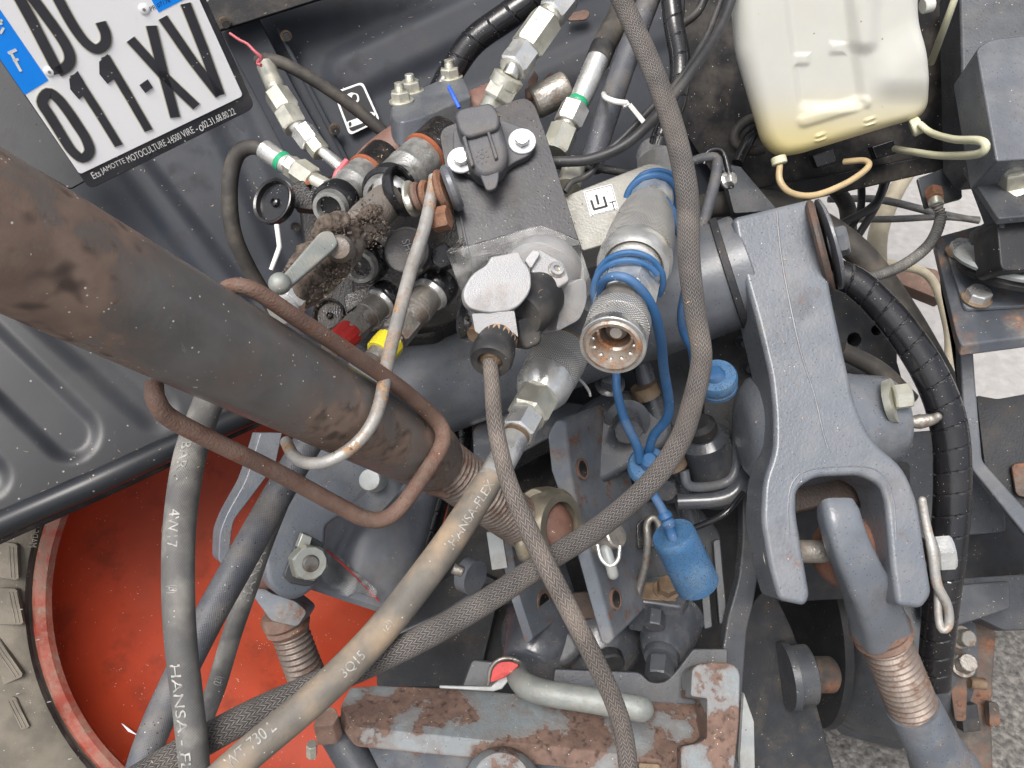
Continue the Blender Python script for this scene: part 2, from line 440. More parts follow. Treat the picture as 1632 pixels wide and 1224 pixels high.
black = mat('black_paint', (.012, .012, .014), .5, spec=.25, dust=.2, speck=.6, bump=.15)
fender_m = mat('fender_plastic', (.014, .0155, .019), .36, spec=.4, dust=.10, ds=7, speck=.55, sps=75, spcol=(.3, .3, .29), bump=.04, vs=6, dcol=(.11, .11, .11), coat=.1, scr=.12)
rubber = mat('black_rubber', (.022, .022, .024), .5, dust=.35, dcol=(.22, .20, .17), bump=.15, speck=.4)
gloss = mat('glossy_black_plastic', (.012, .012, .014), .20, grime=.15, spec=.7, dust=.06, dcol=(.12, .1, .08), bump=.1, speck=.6, drops=.6, sps=260)
grease = mat('oily_black_plastic', (.012, .011, .011), .28, dust=.6, ds=60, dcol=(.06, .045, .035), bump=.8, bs=500, speck=.3)
plastic = mat('dark_grey_plastic', (.075, .076, .084), .55, dust=.2, bump=.25, bs=700)
tyre_m = mat('dusty_tyre_rubber', (.13, .115, .092), .85, dust=1.0, ds=9, dcol=(.20, .175, .14), bump=.35, speck=.4, var=.2)
red = mat('orange_red_paint', (.26, .031, .011), .55, spec=.25, dust=.35, ds=4, dcol=(.17, .055, .03), speck=.35, bump=.1, var=.12, vs=7)
red_worn = mat('worn_red_paint', (.23, .034, .018), .6, rust=.42, rs=38, rsoft=.12, rcol=(.19, .12, .09), rcol2=(.24, .155, .12), bump=.4, dust=.4)
zinc = mat('zinc_steel', (.76, .76, .74), .28, .80, dust=.28, ds=45, dcol=(.22, .19, .14), bump=.2, var=.12, speck=.3)
zinc_y = mat('yellow_zinc_steel', (.66, .65, .56), .32, .75, dust=.32, ds=40, dcol=(.24, .2, .13), bump=.2, var=.12)
steel = mat('bright_steel', (.68, .68, .67), .26, .95, dust=.25, ds=60, dcol=(.24, .2, .16), bump=.15)
washer_m = mat('galvanised_washer', (.47, .48, .50), .5, .3, dust=.1, bump=.2, var=.06)
rod_m = mat('dull_galvanised_rod', (.40, .39, .37), .5, .55, rust=.30, rs=45, rcol=(.24, .15, .09), rcol2=(.36, .24, .15), dust=.3, bump=.3)
alu = mat('cast_aluminium', (.38, .38, .385), .55, .45, dust=.35, ds=30, dcol=(.40, .34, .28), bump=.45, bs=900, var=.06)
knurl_m = mat('knurled_steel', (.74, .73, .71), .40, .7, dust=.25, ds=50, dcol=(.28, .23, .18), pattern=('knurl', 330, 330, .8))
steel_dirty = mat('dirty_steel', (.33, .31, .28), .42, .75, dust=.75, ds=40, dcol=(.10, .075, .055), bump=.5, rust=.2)
mud_m = mat('caked_mud', (.095, .073, .058), .95, bump=1, bs=260, var=.5, vs=120, cast=120)
mud_steel = mat('muddy_steel', (.22, .20, .18), .55, .5, dust=1.0, ds=28, dcol=(.13, .095, .07), bump=.7, speck=.4)
lever_m = mat('grey_green_lever', (.25, .265, .25), .55, .3, dust=.45, ds=40, bump=.3, speck=.5)
rust_m = mat('brown_rusted_steel', (.150, .092, .070), .68, dust=.35, ds=40, dcol=(.30, .22, .17), rust=.25, rs=60, rcol=(.12, .05, .03), bump=.6, bs=600, var=.25, speck=.3)
thread_m = mat('rusty_thread', (.22, .18, .155), .5, .55, rust=.34, rs=40, rcol=(.11, .06, .042), rcol2=(.17, .10, .07), bump=.4, dust=.3)
rust_org = mat('orange_rust', (.20, .095, .055), .75, var=.3, bump=.7, dust=.2, vs=60)
ball_m = mat('rusty_ball_joint', (.145, .068, .047), .6, var=.25, bump=.4, speck=.3, dust=.2)
link_m = mat('weathered_link_tube', (.112, .108, .105), .34, dust=.9, ds=7, dcol=(.25, .215, .18), rust=.50, rs=8, rsoft=.05, rrough=.66, rcol=(.135, .092, .072), rcol2=(.20, .14, .108), speck=.3, sps=240, spr=.2, bump=.1, scr=.5, grime=.35, spec=.6)
brass = mat('dull_brass', (.20, .18, .14), .45, .6, dust=.9, ds=40, dcol=(.2, .16, .1), bump=.2)
tan_m = mat('oily_brown_steel', (.17, .115, .072), .5, .3, var=.3, bump=.5, dust=.3, vs=50)
hose_grey = mat('dusty_grey_hose', (.105, .103, .10), .65, dust=.7, ds=22, dcol=(.30, .285, .255), pattern=('weave', 190, 200, .18), speck=.5)
hose_blue = mat('blue_grey_hose', (.070, .075, .088), .48, dust=.3, ds=20, pattern=('weave', 190, 200, .15), speck=.6, drops=.7)
hose_tan = mat('muddy_tan_hose', (.135, .124, .108), .6, dust=1.0, ds=13, dcol=(.32, .235, .155), bump=.25, speck=.4)
hose_old = mat('brown_black_hose', (.050, .046, .042), .6, dust=.6, ds=26, dcol=(.15, .125, .095), bump=.25)
cable_m = mat('black_cable', (.030, .030, .032), .45, dust=.35, dcol=(.14, .13, .115), bump=.15, speck=.3)
braid_m = mat('braided_sleeve', (.15, .137, .13), .75, pattern=('braid', 16.0, 28, 1.0), dust=.35, dcol=(.25, .205, .165), var=.25)
braid_d = mat('dusty_braided_cable', (.18, .155, .14), .85, pattern=('braid', 10.0, 18, .75), dust=.6, dcol=(.30, .25, .205), var=.2)
blue = mat('blue_rubber', (.024, .095, .225), .5, dust=.3, dcol=(.25, .30, .36), speck=.5, bump=.12, var=.1)
blue_cap = mat('dusty_blue_plastic', (.040, .120, .245), .55, dust=.35, dcol=(.22, .30, .36), speck=1.4, sps=420, spr=.42, spcol=(.045, .06, .07), bump=.2, sss=.1)
blue_tie = mat('blue_tie', (.03, .11, .62), .4, bump=.05)
redp = mat('red_plastic_sleeve', (.50, .022, .018), .4, dust=.35, ds=60, dcol=(.05, .035, .03), bump=.3)
yellowp = mat('yellow_tape', (.72, .60, .03), .45, dust=.3, dcol=(.15, .12, .05), bump=.2)
pink = mat('pink_tie', (.52, .13, .15), .45, bump=.1)
white_tie = mat('white_tie', (.72, .71, .66), .4, bump=.05)
green = mat('green_ring', (.02, .30, .14), .4, bump=.1)
orange = mat('orange_seal', (.30, .085, .035), .6, dust=.8, ds=50, bump=.3, dcol=(.1, .07, .05))
clear_tube = mat('milky_tube', (.52, .51, .36), .3, bump=.05, sss=.2, var=.06)
tan_tube = mat('stained_milky_tube', (.42, .32, .18), .35, bump=.05, sss=.2, var=.12)
cream = mat('cream_hose', (.42, .37, .27), .6, dust=.3, bump=.1)
plate_white = mat('plate_white', (.74, .74, .75), .28, bump=.03, bs=80, var=.02, vs=3, coat=.3, speck=.2)
plate_black = mat('plate_black', (.030, .031, .038), .3, bump=.1, speck=.5, sps=140, coat=.3)
plate_frame = mat('plate_frame', (.022, .024, .030), .28, bump=.06, speck=.7, sps=110, coat=.3, dust=.15)
plate_blue = mat('plate_blue', (.0, .22, .78), .3, bump=.03, coat=.3, var=.03)
plate_edge = mat('plate_letter_rim', (.42, .40, .30), .4, bump=.1)
ink_w = mat('white_print', (.62, .62, .60), .5, bump=.05, var=.1)
ink_hose = mat('hose_print', (.30, .295, .275), .7, bump=.1, var=.35, vs=160)
ink_k = mat('black_print', (.015, .015, .016), .5, bump=.05)
sticker = mat('white_sticker', (.72, .72, .72), .4, bump=.05, var=.03)
block_m = mat('zinc_block', (.30, .295, .27), .5, .45, dust=.4, ds=30, dcol=(.24, .22, .18), bump=.3, speck=.3, var=.1)
bracket_m = mat('scratched_dark_plate', (.025, .025, .031), .42, dust=.10, speck=.4, scr=.35, drops=.8, edge=.0012, ecol=(.24, .15, .11), bump=.15)
lead = mat('leaf_straw', (.36, .27, .17), .8, bump=.1, var=.4, vs=200)
primer = mat('pinkish_worn_primer', (.19, .105, .085), .55, dust=.5, ds=25, rust=.35, rcol=(.16, .06, .04), rcol2=(.24, .1, .06), bump=.3)
shield_m = mat('smooth_grey_shield', (.13, .14, .16), .3, bump=.05, dust=.3, ds=10, speck=.3)
light_grey = mat('pale_grey_washer', (.34, .36, .36), .5, .2, dust=.4, bump=.2, speck=.4)
def clear_mat():
    M = bpy.data.materials.new('clear_plastic'); M.use_nodes = True; b = M.node_tree.nodes['Principled BSDF']
    N, L = M.node_tree.nodes, M.node_tree.links
    tc = N.new('ShaderNodeTexCoord'); n = N.new('ShaderNodeTexNoise'); n.inputs['Scale'].default_value = 30; n.inputs['Detail'].default_value = 8
    L.new(tc.outputs['Object'], n.inputs['Vector'])
    r = N.new('ShaderNodeMapRange'); r.inputs['From Min'].default_value = .5; r.inputs['From Max'].default_value = .75
    r.inputs['To Min'].default_value = .985; r.inputs['To Max'].default_value = .80; L.new(n.outputs['Fac'], r.inputs['Value'])
    L.new(r.outputs[0], b.inputs['Transmission Weight'])
    b.inputs['Base Color'].default_value = (.88, .88, .86, 1); b.inputs['Roughness'].default_value = .03; b.inputs['IOR'].default_value = 1.3
    return M
clear = clear_mat()
def tank_mat():
    """milky plastic reservoir, stained yellow by what stands in its lower part"""
    M = mat('milky_tank_plastic', (.55, .545, .50), .42, bump=.05, bs=120, var=.02, speck=.5, sps=70, spcol=(.08, .06, .04), sss=.3)
    N, L = M.node_tree.nodes, M.node_tree.links; b = N['Principled BSDF']
    src = b.inputs['Base Color'].links[0].from_socket
    tc = N.new('ShaderNodeTexCoord'); s = N.new('ShaderNodeSeparateXYZ'); L.new(tc.outputs['Object'], s.inputs[0])
    r = N.new('ShaderNodeMapRange'); r.interpolation_type = 'SMOOTHSTEP'
    r.inputs['From Min'].default_value = -.15; r.inputs['From Max'].default_value = -.055; r.inputs['To Min'].default_value = 1; r.inputs['To Max'].default_value = 0
    L.new(s.outputs[2], r.inputs['Value'])
    mx = N.new('ShaderNodeMix'); mx.data_type = 'RGBA'; L.new(r.outputs[0], mx.inputs['Factor']); L.new(src, mx.inputs['A']); mx.inputs['B'].default_value = (.58, .49, .22, 1)
    L.new(mx.outputs['Result'], b.inputs['Base Color']); return M
tank_m = tank_mat()
def ground_mat(name, c1, c2, scale, bump, mott=.5):
    M = bpy.data.materials.new(name); M.use_nodes = True; N, L = M.node_tree.nodes, M.node_tree.links; b = N['Principled BSDF']
    tc = N.new('ShaderNodeTexCoord'); v = N.new('ShaderNodeTexVoronoi'); v.inputs['Scale'].default_value = scale
    n = N.new('ShaderNodeTexNoise'); n.inputs['Scale'].default_value = scale*.6; n.inputs['Detail'].default_value = 8
    n2 = N.new('ShaderNodeTexNoise'); n2.inputs['Scale'].default_value = 3; n2.inputs['Detail'].default_value = 6
    for q in (v, n, n2): L.new(tc.outputs['Object'], q.inputs['Vector'])
    mx = N.new('ShaderNodeMix'); mx.data_type = 'RGBA'; mx.inputs['A'].default_value = (*c1, 1); mx.inputs['B'].default_value = (*c2, 1)
    r = N.new('ShaderNodeMapRange'); r.inputs['From Min'].default_value = .3; r.inputs['From Max'].default_value = .7; L.new(n.outputs['Fac'], r.inputs['Value'])
    L.new(r.outputs[0], mx.inputs['Factor'])
    m2 = N.new('ShaderNodeMix'); m2.data_type = 'RGBA'; m2.blend_type = 'MULTIPLY'; m2.inputs['Factor'].default_value = mott
    L.new(mx.outputs['Result'], m2.inputs['A']); bw = N.new('ShaderNodeRGBToBW'); L.new(v.outputs['Color'], bw.inputs[0]); L.new(bw.outputs[0], m2.inputs['B'])
    hs_ = N.new('ShaderNodeHueSaturation'); hs_.inputs['Saturation'].default_value = .45; L.new(m2.outputs['Result'], hs_.inputs['Color'])
    L.new(hs_.outputs[0], b.inputs['Base Color']); b.inputs['Roughness'].default_value = .9
    bp = N.new('ShaderNodeBump'); bp.inputs['Strength'].default_value = bump; bp.inputs['Distance'].default_value = .006
    ad = N.new('ShaderNodeMath'); ad.operation = 'SUBTRACT'; L.new(n.outputs['Fac'], ad.inputs[0]); L.new(v.outputs['Distance'], ad.inputs[1])
    L.new(ad.outputs[0], bp.inputs['Height']); L.new(bp.outputs[0], b.inputs['Normal']); return M
asphalt = ground_mat('asphalt', (.095, .080, .062), (.26, .222, .172), 95, 1.0)
concrete = ground_mat('concrete', (.30, .275, .245), (.37, .34, .31), 45, .25, .12)
grey_rod = mat('grey_rod_paint', (.105, .118, .138), .42, dust=.3, rust=.14, rs=38, speck=.6, drops=.5, bump=.2)
grey_gloss = mat('glossy_grey_paint', (.060, .066, .077), .24, dust=.15, speck=.5, rust=.08, rs=40, bump=.15, coat=.4, drops=.4)
zinc_oily = mat('oily_zinc_steel', (.50, .50, .48), .34, .8, dust=1.0, ds=26, dcol=(.035, .030, .026), bump=.35, var=.15)
rust_dark = mat('dark_greasy_rust', (.055, .038, .030), .6, dust=.4, dcol=(.13, .085, .06), bump=.5, var=.4)
frame_m = mat('rusty_brown_frame', (.055, .048, .042), .6, rust=.45, rs=14, rsoft=.12, dust=.4, bump=.5)
cap_dark = mat('dark_cap_plastic', (.035, .034, .037), .38, dust=.4, ds=40, dcol=(.09, .075, .06), bump=.2, speck=.4)
# ------------------------------------------------------------------ ground
def flat(name, x0, y0, x1, y1, z, mt):
    g = G(); g.v = [Vector(q) for q in ((x0, y0, z), (x1, y0, z), (x1, y1, z), (x0, y1, z))]; g.f = [(0, 1, 2, 3)]; g.uv = [None]
    return tag(build(name, g, mt, None, 0), kind='structure')
flat('ground', -60, -60, 60, 60, 0, asphalt)
flat('concrete_pavement', -6, 1.02, 8, 9, .004, concrete)

def bolt(A, B, r, mt, parent, washer=None, phase=0.0, name='bolt', wm=None):
    """hexagon head from A (seat) to B (top), with a washer of radius `washer`"""
    h = hexn(name, A, B, r, mt, parent, phase)
    if washer:
        a = P(*A); d = (P(*B) - a).normalized(); t = .0022
        pr = [(0, m(washer, A[2])*.97), (.2, m(washer, A[2])), (.8, m(washer, A[2])), (1, m(washer, A[2])*.96)]
        build('washer', g_lathe(a - d*t*.2, a + d*t, pr, 28), wm or mt, h)
    return h

# ------------------------------------------------------------------ sheet metal behind
PAN = pl3((400, 100, 1.20), (1000, 0, 1.20), (600, 420, 1.28))
t = thing('pressed_bulkhead', 'large dark grey pressed steel panel with raised ribs behind the hoses', 'panel', (760, 300, 1.25))
sheet('pressed_sheet', [(350, -160, 1.19), (1230, -160, 1.19), (1230, 470, 1.27), (350, 470, 1.27)], 150, 110,
      [(560, 118, 960, -70, 36, .011, 17), (730, 190, 1130, 10, 26, .006, 15)], .003, panel, t)
slab('sheet_strip', PAN, [(352, 52), (408, 22), (470, 142), (560, 300), (500, 330), (400, 140)], .008, panel, t, off=.012)
slab('flange', PAN, [(330, 55), (520, -5), (700, -90), (330, -90)], .01, black, t, off=.05)
slab('seam_bead', PAN, [(436, 40), (442, 37), (560, 262), (553, 265)], .004, panel, t, off=.006)
for px, py in ((358, 36), (456, 57), (533, 206)):
    q = PAN.at(px, py, .014 if px != 358 else .056); x, y, d = proj(q)
    bolt((x, y, d), (x + 2, y + 3, d - .010), 6.5, grey_deep, t, 9, wm=tan_m)
g = G(); g.v = [Vector((sx*1.05, yy, zz)) for sx in (-1, 1) for yy in (1.36, 1.42) for zz in (1.30, 2.75)]
g.f = [(0, 1, 3, 2), (4, 6, 7, 5), (0, 4, 5, 1), (2, 3, 7, 6), (1, 5, 7, 3), (0, 2, 6, 4)]; g.uv = [None]*6
build('unseen_cab_wall', g, panel, t, bevel=.02)  # unseen cab wall, added above the view to block the forward sky
d0 = thing('pictogram_sticker', 'black sticker with white clevis pictograms on the grey panel', 'sticker', proj(PAN.at(570, 175)))
slab('border', PAN, [(531, 147), (578, 130), (606, 192), (557, 216)], .0006, sticker, d0, rnd=8, off=.0100, bevel=0)
slab('field', PAN, [(535, 149), (576, 134), (602, 191), (559, 211)], .0006, ink_k, d0, rnd=7, off=.0106, bevel=0)
slab('pictogram', PAN, [(548, 153), (560, 147), (571, 150), (573, 160), (565, 168), (556, 160)], .0005, sticker, d0, rnd=3, off=.0111, bevel=0, holes=[ell(565, 156, 4.5, 6)])
slab('pictogram', PAN, [(553, 194), (570, 188), (590, 178), (598, 180), (597, 188), (576, 197), (556, 204), (551, 200)], .0005, sticker, d0, rnd=3, off=.0111, bevel=0, holes=[ell(558, 198, 2.5, 4), ell(591, 184, 2.5, 4)])
tk = thing('tank_backing_plate', 'black steel plate hanging behind the white reservoir', 'panel', (1330, 200, 1.2))
PB = pl3((1100, 100, 1.17), (1500, 80, 1.14), (1300, 300, 1.2))
slab('plate', PB, [(1095, -120), (1570, -120), (1562, 256), (1205, 332), (1150, 300), (1085, 200)], .008, black, tk)
slab('flange', PB, [(1208, 300), (1560, 232), (1562, 258), (1215, 336)], .05, black, tk, off=.02, bevel=.003)
for q in ((1300, 246), (1395, 232)):
    slab('clip', PB, [(q[0]-6, q[1]+2), (q[0]+30, q[1]-10), (q[0]+36, q[1]+12), (q[0]+2, q[1]+22)], .02, gloss, tk, off=.05, bevel=.002)

# ------------------------------------------------------------------ fender
t = thing('fender', 'dark plastic rear fender with pressed ribs above the red wheel', 'fender', (150, 700, 1.1))
sheet('fender_skin', [(-190, 330, 1.06), (330, 500, 1.19), (520, 622, 1.24), (-190, 918, 1.0)], 150, 150,
      [(-80, 505, 112, 690, 40, -.007, 14), (40, 470, 248, 655, 26, -.004, 16), (-120, 660, -20, 760, 30, -.006, 14)], .004, fender_m, t)
hose('rolled_lip', [(-60, 868, 1.0, 24), (0, 836, 1.005, 22), (150, 770, 1.03, 21), (290, 706, 1.08, 20), (420, 650, 1.14, 18), (520, 610, 1.18, 16)], fender_m, t, seg=20)
hose('lip_edge', [(-60, 892, 1.0, 10), (0, 858, 1.01, 9), (150, 792, 1.04, 9), (290, 727, 1.09, 8), (420, 669, 1.15, 7), (520, 626, 1.19, 7)], black, t, seg=14)
t = thing('fender_liner', 'black inner fender sheet with a stepped crease beside the coupler block', 'fender', (300, 400, 1.35))
sheet('liner_skin', [(-60, 130, 1.17), (560, 60, 1.25), (650, 640, 1.26), (-60, 640, 1.17)], 110, 90,
      [(190, 235, 370, 470, 22, .012, 14), (370, 200, 520, 520, 26, -.01, 16)], .003, panel, t)
lat('bolt_hole', (470, 361, 1.232), (472, 362, 1.215), [(0, 7), (1, 7)], black, t, 16)
PF = pl3((40, 120, 1.02), (140, 290, 1.04), (0, 330, 1.0))
t = thing('fender_flap', 'grey folded fender sheet behind the licence plate', 'fender', (60, 240, 1.03))
slab('flap', PF, [(-80, 60), (40, 90), (142, 285), (112, 302), (0, 236), (-80, 200)], .004, fender_m, t, rnd=6)

# ------------------------------------------------------------------ wheel
WD = 1.30; WC = (478, 950)
WN = W(.10, -.02, 1).normalized(); wc = P(WC[0], WC[1], WD); RR = m(398, WD)
t = thing('tractor_wheel', 'orange red steel tractor wheel with dusty black tyre under the fender', 'wheel', (478, 950, WD))
build('rim', g_lathe(wc, wc + WN, [(-.02, RR*1.0), (.004, RR*1.0), (.008, RR*.975), (.0, RR*.945)] + [(-.13*math.sin(math.pi/2*i/14)**1.0, RR*(.945 - .42*(1-math.cos(math.pi/2*i/14)))) for i in range(1, 15)] + [(-.13 + .05*i/6, RR*(.525 - .4*i/6)) for i in range(1, 7)], 140, capA=False), red, t, 75)
build('rim_flange', g_lathe(wc, wc + WN, [(-.02, RR*1.008), (.006, RR*1.008), (.012, RR*.99), (.010, RR*.955), (.002, RR*.94)], 110, capA=False, capB=False), red_worn, t, 40)
tp = [(-.05, RR*1.0), (.0, RR*1.012), (.012, RR*1.03), (.018, RR*1.07), (.026, RR*1.12), (.03, RR*1.2), (.022, RR*1.32), (-.02, RR*1.45), (-.10, RR*1.52), (-.3, RR*1.5)]
ty = build('tyre', g_lathe(wc, wc + WN, tp, 120, capA=False, capB=False), tyre_m, t, 40)
build('bead_line', g_lathe(wc, wc + WN, [(.010, RR*1.016), (.0165, RR*1.022), (.010, RR*1.03)], 110, capA=False, capB=False), rubber, ty, 40)
WP = Plane(wc + WN*.026, WN)
for (cx, cy, sx, sy, ro) in ((12, 895, 22, 30, 10), (14, 968, 24, 30, 2), (-2, 1055, 28, 40, -22), (14, 1140, 30, 28, -8), (10, 1230, 30, 30, -14)):
    c, s = math.cos(math.radians(ro)), math.sin(math.radians(ro)); T = lambda x, y: (cx + x*c - y*s, cy + x*s + y*c)
    slab('tread_lug', WP, [T(-90, -sy), T(sx*.5, -sy), T(sx, sy*.9), T(-90, sy)], .008, tyre_m, ty, rnd=6, off=.0004, bevel=.0008)
    for k in (0, 6, 12):
        slab('lug_ridge', WP, [T(sx*.5 - k - 2, -sy*.8), T(sx*.5 - k, -sy*.8), T(sx - k, sy*.8), T(sx - k - 2, sy*.8)], .002, tyre_m, ty, off=.0013, bevel=0)
text_flat('embossed_lettering', 'MADE IN', WP, (46, 872), (52, 832), (58, 872), tyre_m, ty, off=.0012)
text_flat('embossed_lettering', 'TOOL NET FLAT', WP, (54, 930), (66, 862), (64, 930), tyre_m, ty, off=.0012)
for q in ((31, 972), (58, 1020), (76, 1119), (109, 1210), (26, 1106)):
    A = WP.at(*q, -.002); B = WP.at(q[0]+5, q[1]-1, .006); build('vent_spew', g_tube([(A, .0008), ((A+B)/2, .0009), (B, .0007)], 6), light_grey, ty)
PW = Plane(wc + WN*(-.055), WN)
slab('slot_light', PW, [(176, 1148, 2), (190, 1150, 4), (219, 1172, 1), (200, 1164, 4)], .002, sticker, t, off=.004, bevel=0)  # white strip painting the light seen through a slit in the rim
hose('rim_weld', [(150, 1147, WD+.09, 1.6), (176, 1150, WD+.09, 1.6), (200, 1185, WD+.09, 1.6), (236, 1236, WD+.09, 1.6)], red_worn, t, seg=8)

# ------------------------------------------------------------------ licence plate
PLT = pl3((143, 303, .95), (408, 170, .95), (-45, 33, .80))
Z = lambda *q: [(x/3.824, y/3.824) for x, y in q]
t = thing('licence_plate', 'white French licence plate reading DC 011-XV in a black frame', 'licence plate', proj(PLT.at(276, 236)))
slab('frame', PLT, [(143, 303, 14), (408, 172, 16), (268, -130, 10), (-45, 33, 10)], .006, plate_frame, t, bevel=.0015, off=.003, n=8)
slab('plate_face', PLT, Z((486, 1064), (1482, 585), (1020, -430), (-230, 15)), .002, plate_white, t, rnd=6, off=.0045, bevel=.0004)
BLU = slab('blue_country_band', PLT, Z((150, 578), (295, 490), (-150, -160), (-295, -70)), .0004, plate_blue, t, off=.0049, bevel=0)
slab('blue_region_band', PLT, Z((920, -5), (967, 76), (1170, -28), (1120, -110)), .0004, plate_blue, t, off=.0049, bevel=0)
def stroke(name, pts, w, par, mt=plate_black, off=.0062, th=.0012, closed=False, cap=0):
    """embossed character stroke on the plate: centre line in pixels, w in metres"""
    q = [PLT.at(x, y, off) for x, y in pts]; n = len(q); Lf, Rt = [], []
    for i in range(n):
        a = q[(i-1) % n] if (closed or i) else q[i]; b = q[(i+1) % n] if (closed or i < n-1) else q[i]
        tg = (b - a).normalized(); sd_ = PLT.n.cross(tg); Lf.append(q[i] + sd_*w/2); Rt.append(q[i] - sd_*w/2)
    g = G()
    for L_ in (Lf, Rt): g.v += L_ 
    g.v += [v - PLT.n*th for v in Lf + Rt]; N2 = 2*n; rng = range(n if closed else n-1)
    for i in rng:
        j = (i+1) % n
        g.f += [(i, j, n+j, n+i), (N2+i, N2+n+i, N2+n+j, N2+j), (i, N2+i, N2+j, j), (n+i, n+j, N2+n+j, N2+n+i)]
    if not closed: g.f += [(0, n, N2+n, N2), (n-1, N2+n-1, N2+2*n-1, 2*n-1)]
    g.uv = [None]*len(g.f)
    return build(name, g, mt, par, 40)
def smooth2(pts, closed=False, k=5):
    out = []; n = len(pts)
    for i in range(n if closed else n-1):
        p0 = Vector(pts[(i-1) % n] if (closed or i) else pts[0]); p1 = Vector(pts[i]); p2 = Vector(pts[(i+1) % n]); p3 = Vector(pts[(i+2) % n] if (closed or i < n-2) else pts[-1])
        for j in range(k):
            s = j/k; v = (p1*2 + (p2-p0)*s + (p0*2-p1*5+p2*4-p3)*s*s + (p1*3-p0-p2*3+p3)*s**3)*.5; out.append((v.x, v.y))
    if not closed: out.append(tuple(pts[-1]))
    return out
SW = m(52/3.824, .9)
chars = [
    ('character', smooth2(Z((256, 625), (300, 702), (348, 780), (398, 862), (440, 922), (500, 966), (545, 925), (525, 850), (470, 762), (415, 680), (355, 604), (295, 566)), True, 4), True, 1.05),
    ('character', Z((450, 455), (590, 670), (724, 888)), False, .9),
    ('character', Z((640, 345), (775, 570), (906, 796)), False, .9),
    ('character', Z((795, 240), (985, 450), (1197, 650)), False, 1.0),
    ('character', Z((922, 158), (990, 430), (1068, 716)), False, 1.05),
    ('character', Z((992, 108), (1180, 380), (1338, 582)), False, 1.0),
    ('character', Z((1130, 22), (1240, 300), (1342, 580)), False, 1.05),
    ('character', Z((20, -190), (190, 120), (360, 450)), False, 1.05),
    ('character', smooth2(Z((40, -190), (150, -70), (270, 85), (385, 250), (425, 340), (412, 400), (350, 440))), False, 1.05),
    ('character', smooth2(Z((300, -110), (400, 80), (470, 195), (530, 268), (590, 300), (640, 268), (643, 205), (612, 135))), False, 1.0)]
for nm, pts, cl, w in chars:
    ch = stroke(nm, pts, SW*w, t, closed=cl)
    stroke('raised_rim', pts, SW*w + .0022, ch, plate_edge, .0053, .0008, cl)
for poly in (((422, 482), (472, 434), (512, 500), (530, 560), (482, 607), (428, 545)), ((604, 378), (655, 330), (690, 400), (710, 470), (655, 512), (606, 452)), ((850, 520), (900, 485), (932, 535), (885, 567))):
    slab('character', PLT, Z(*poly), .0012, plate_black, t, off=.00625, bevel=0)
for q in (((62, 315), (128, 436), 15), ((50, 326), (100, 303), 15), ((82, 374), (112, 360), 13)):
    stroke('country_letter', Z(*q[:2]), m(q[2]/3.824, .9), BLU, ink_w, .0055, .0003)
for q in (((-14, 110), (10, 150), 13), ((-8, 135), (14, 122), 12), ((2, 205), (22, 170), 12)):
    stroke('country_letter', Z(*q[:2]), m(q[2]/3.824, .9), BLU, ink_w, .0055, .0003)
for q in ((878, 55), (302, 435)):
    c0 = PLT.at(q[0]/3.824, q[1]/3.824, .0045); rv = build('rivet', g_lathe(c0, c0 + PLT.n*.002, [(0, .0055), (.5, .0055), (1, .0035)], 20), plate_white, t)
    build('rivet_pin', g_lathe(c0, c0 + PLT.n*.0024, [(0, .0017), (1, .0017)], 12), steel_dirty, rv)
text_flat('small_print', 'PPR 07178', PLT, (905/3.824, 78/3.824), (1040/3.824, 10/3.824), (893/3.824, 52/3.824), ink_k, t, off=.0052)
fr = [o for o in t.children if o.name.startswith('frame')][0]
for body, a, b in (('Ets', (572, 1092), (620, 1070)), ('JAMOTTE', (628, 1066), (772, 1000)), ('MOTOCULTURE', (786, 993), (1018, 886)), ('-', (1024, 872), (1034, 867)), ('14500', (1042, 876), (1110, 844)), ('VIRE', (1120, 840), (1190, 807)), ('-', (1196, 794), (1206, 789)), ('02.31.68.80.22', (1246, 782), (1440, 694))):
    h = (-26, -44)
    if body == '-': text_flat('lettering', body, PLT, (a[0]/3.824, a[1]/3.824), (b[0]/3.824, b[1]/3.824), ((a[0]-3)/3.824, (a[1]-6)/3.824), ink_w, fr, off=.0037); continue
    text_flat('lettering', body, PLT, (a[0]/3.824, a[1]/3.824), (b[0]/3.824, b[1]/3.824), ((a[0]+h[0]*.85)/3.824, (a[1]+h[1]*.85)/3.824), ink_w, fr, off=.0037)
slab('phone_symbol', PLT, [(x/3.824, y/3.824) for x, y in ell(1227, 780, 13, 20, -25)], .0002, ink_w, fr, off=.0037, bevel=0, holes=[[(x/3.824, y/3.824) for x, y in ell(1227, 780, 8, 14, -25)]])
# ------------------------------------------------------------------ cross shaft and transmission housing
t = thing('transmission_housing', 'dark grey transmission housing in the middle behind the hitch', 'tractor part', (900, 1100, 1.3))
HB = face(900, 800, 1.26, .05, .15)
slab('housing_wall', HB, [(620, 470), (1240, 440), (1250, 800), (1215, 1000), (1160, 1150), (640, 1130), (680, 960), (720, 780), (690, 640)], .2, grey_deep, t, rnd=12, bevel=.012, bseg=3)
HU = face(830, 640, 1.12, .0, .45)
slab('housing_cover', HU, [(690, 560), (1120, 500), (1120, 640), (1090, 680), (870, 672), (795, 690), (735, 640)], .12, grey_dark, t, rnd=14, bevel=.01, bseg=3, off=-.02)
slab('web_plate', face(750, 620, 1.08, -.35, .2), [(690, 585), (830, 560), (850, 640), (800, 700), (760, 650)], .012, grey, t, rnd=6, bevel=.003)
slab('web_plate', face(1150, 600, 1.12, -.3, .1), [(1120, 505), (1215, 520), (1225, 620), (1150, 780), (1120, 760)], .02, grey_deep, t, rnd=6, bevel=.003)
for q in ((1180, 545), (1188, 585)):
    bolt((q[0], q[1], 1.11), (q[0]+8, q[1]+3, 1.095), 8, grey_dark, t, 10)
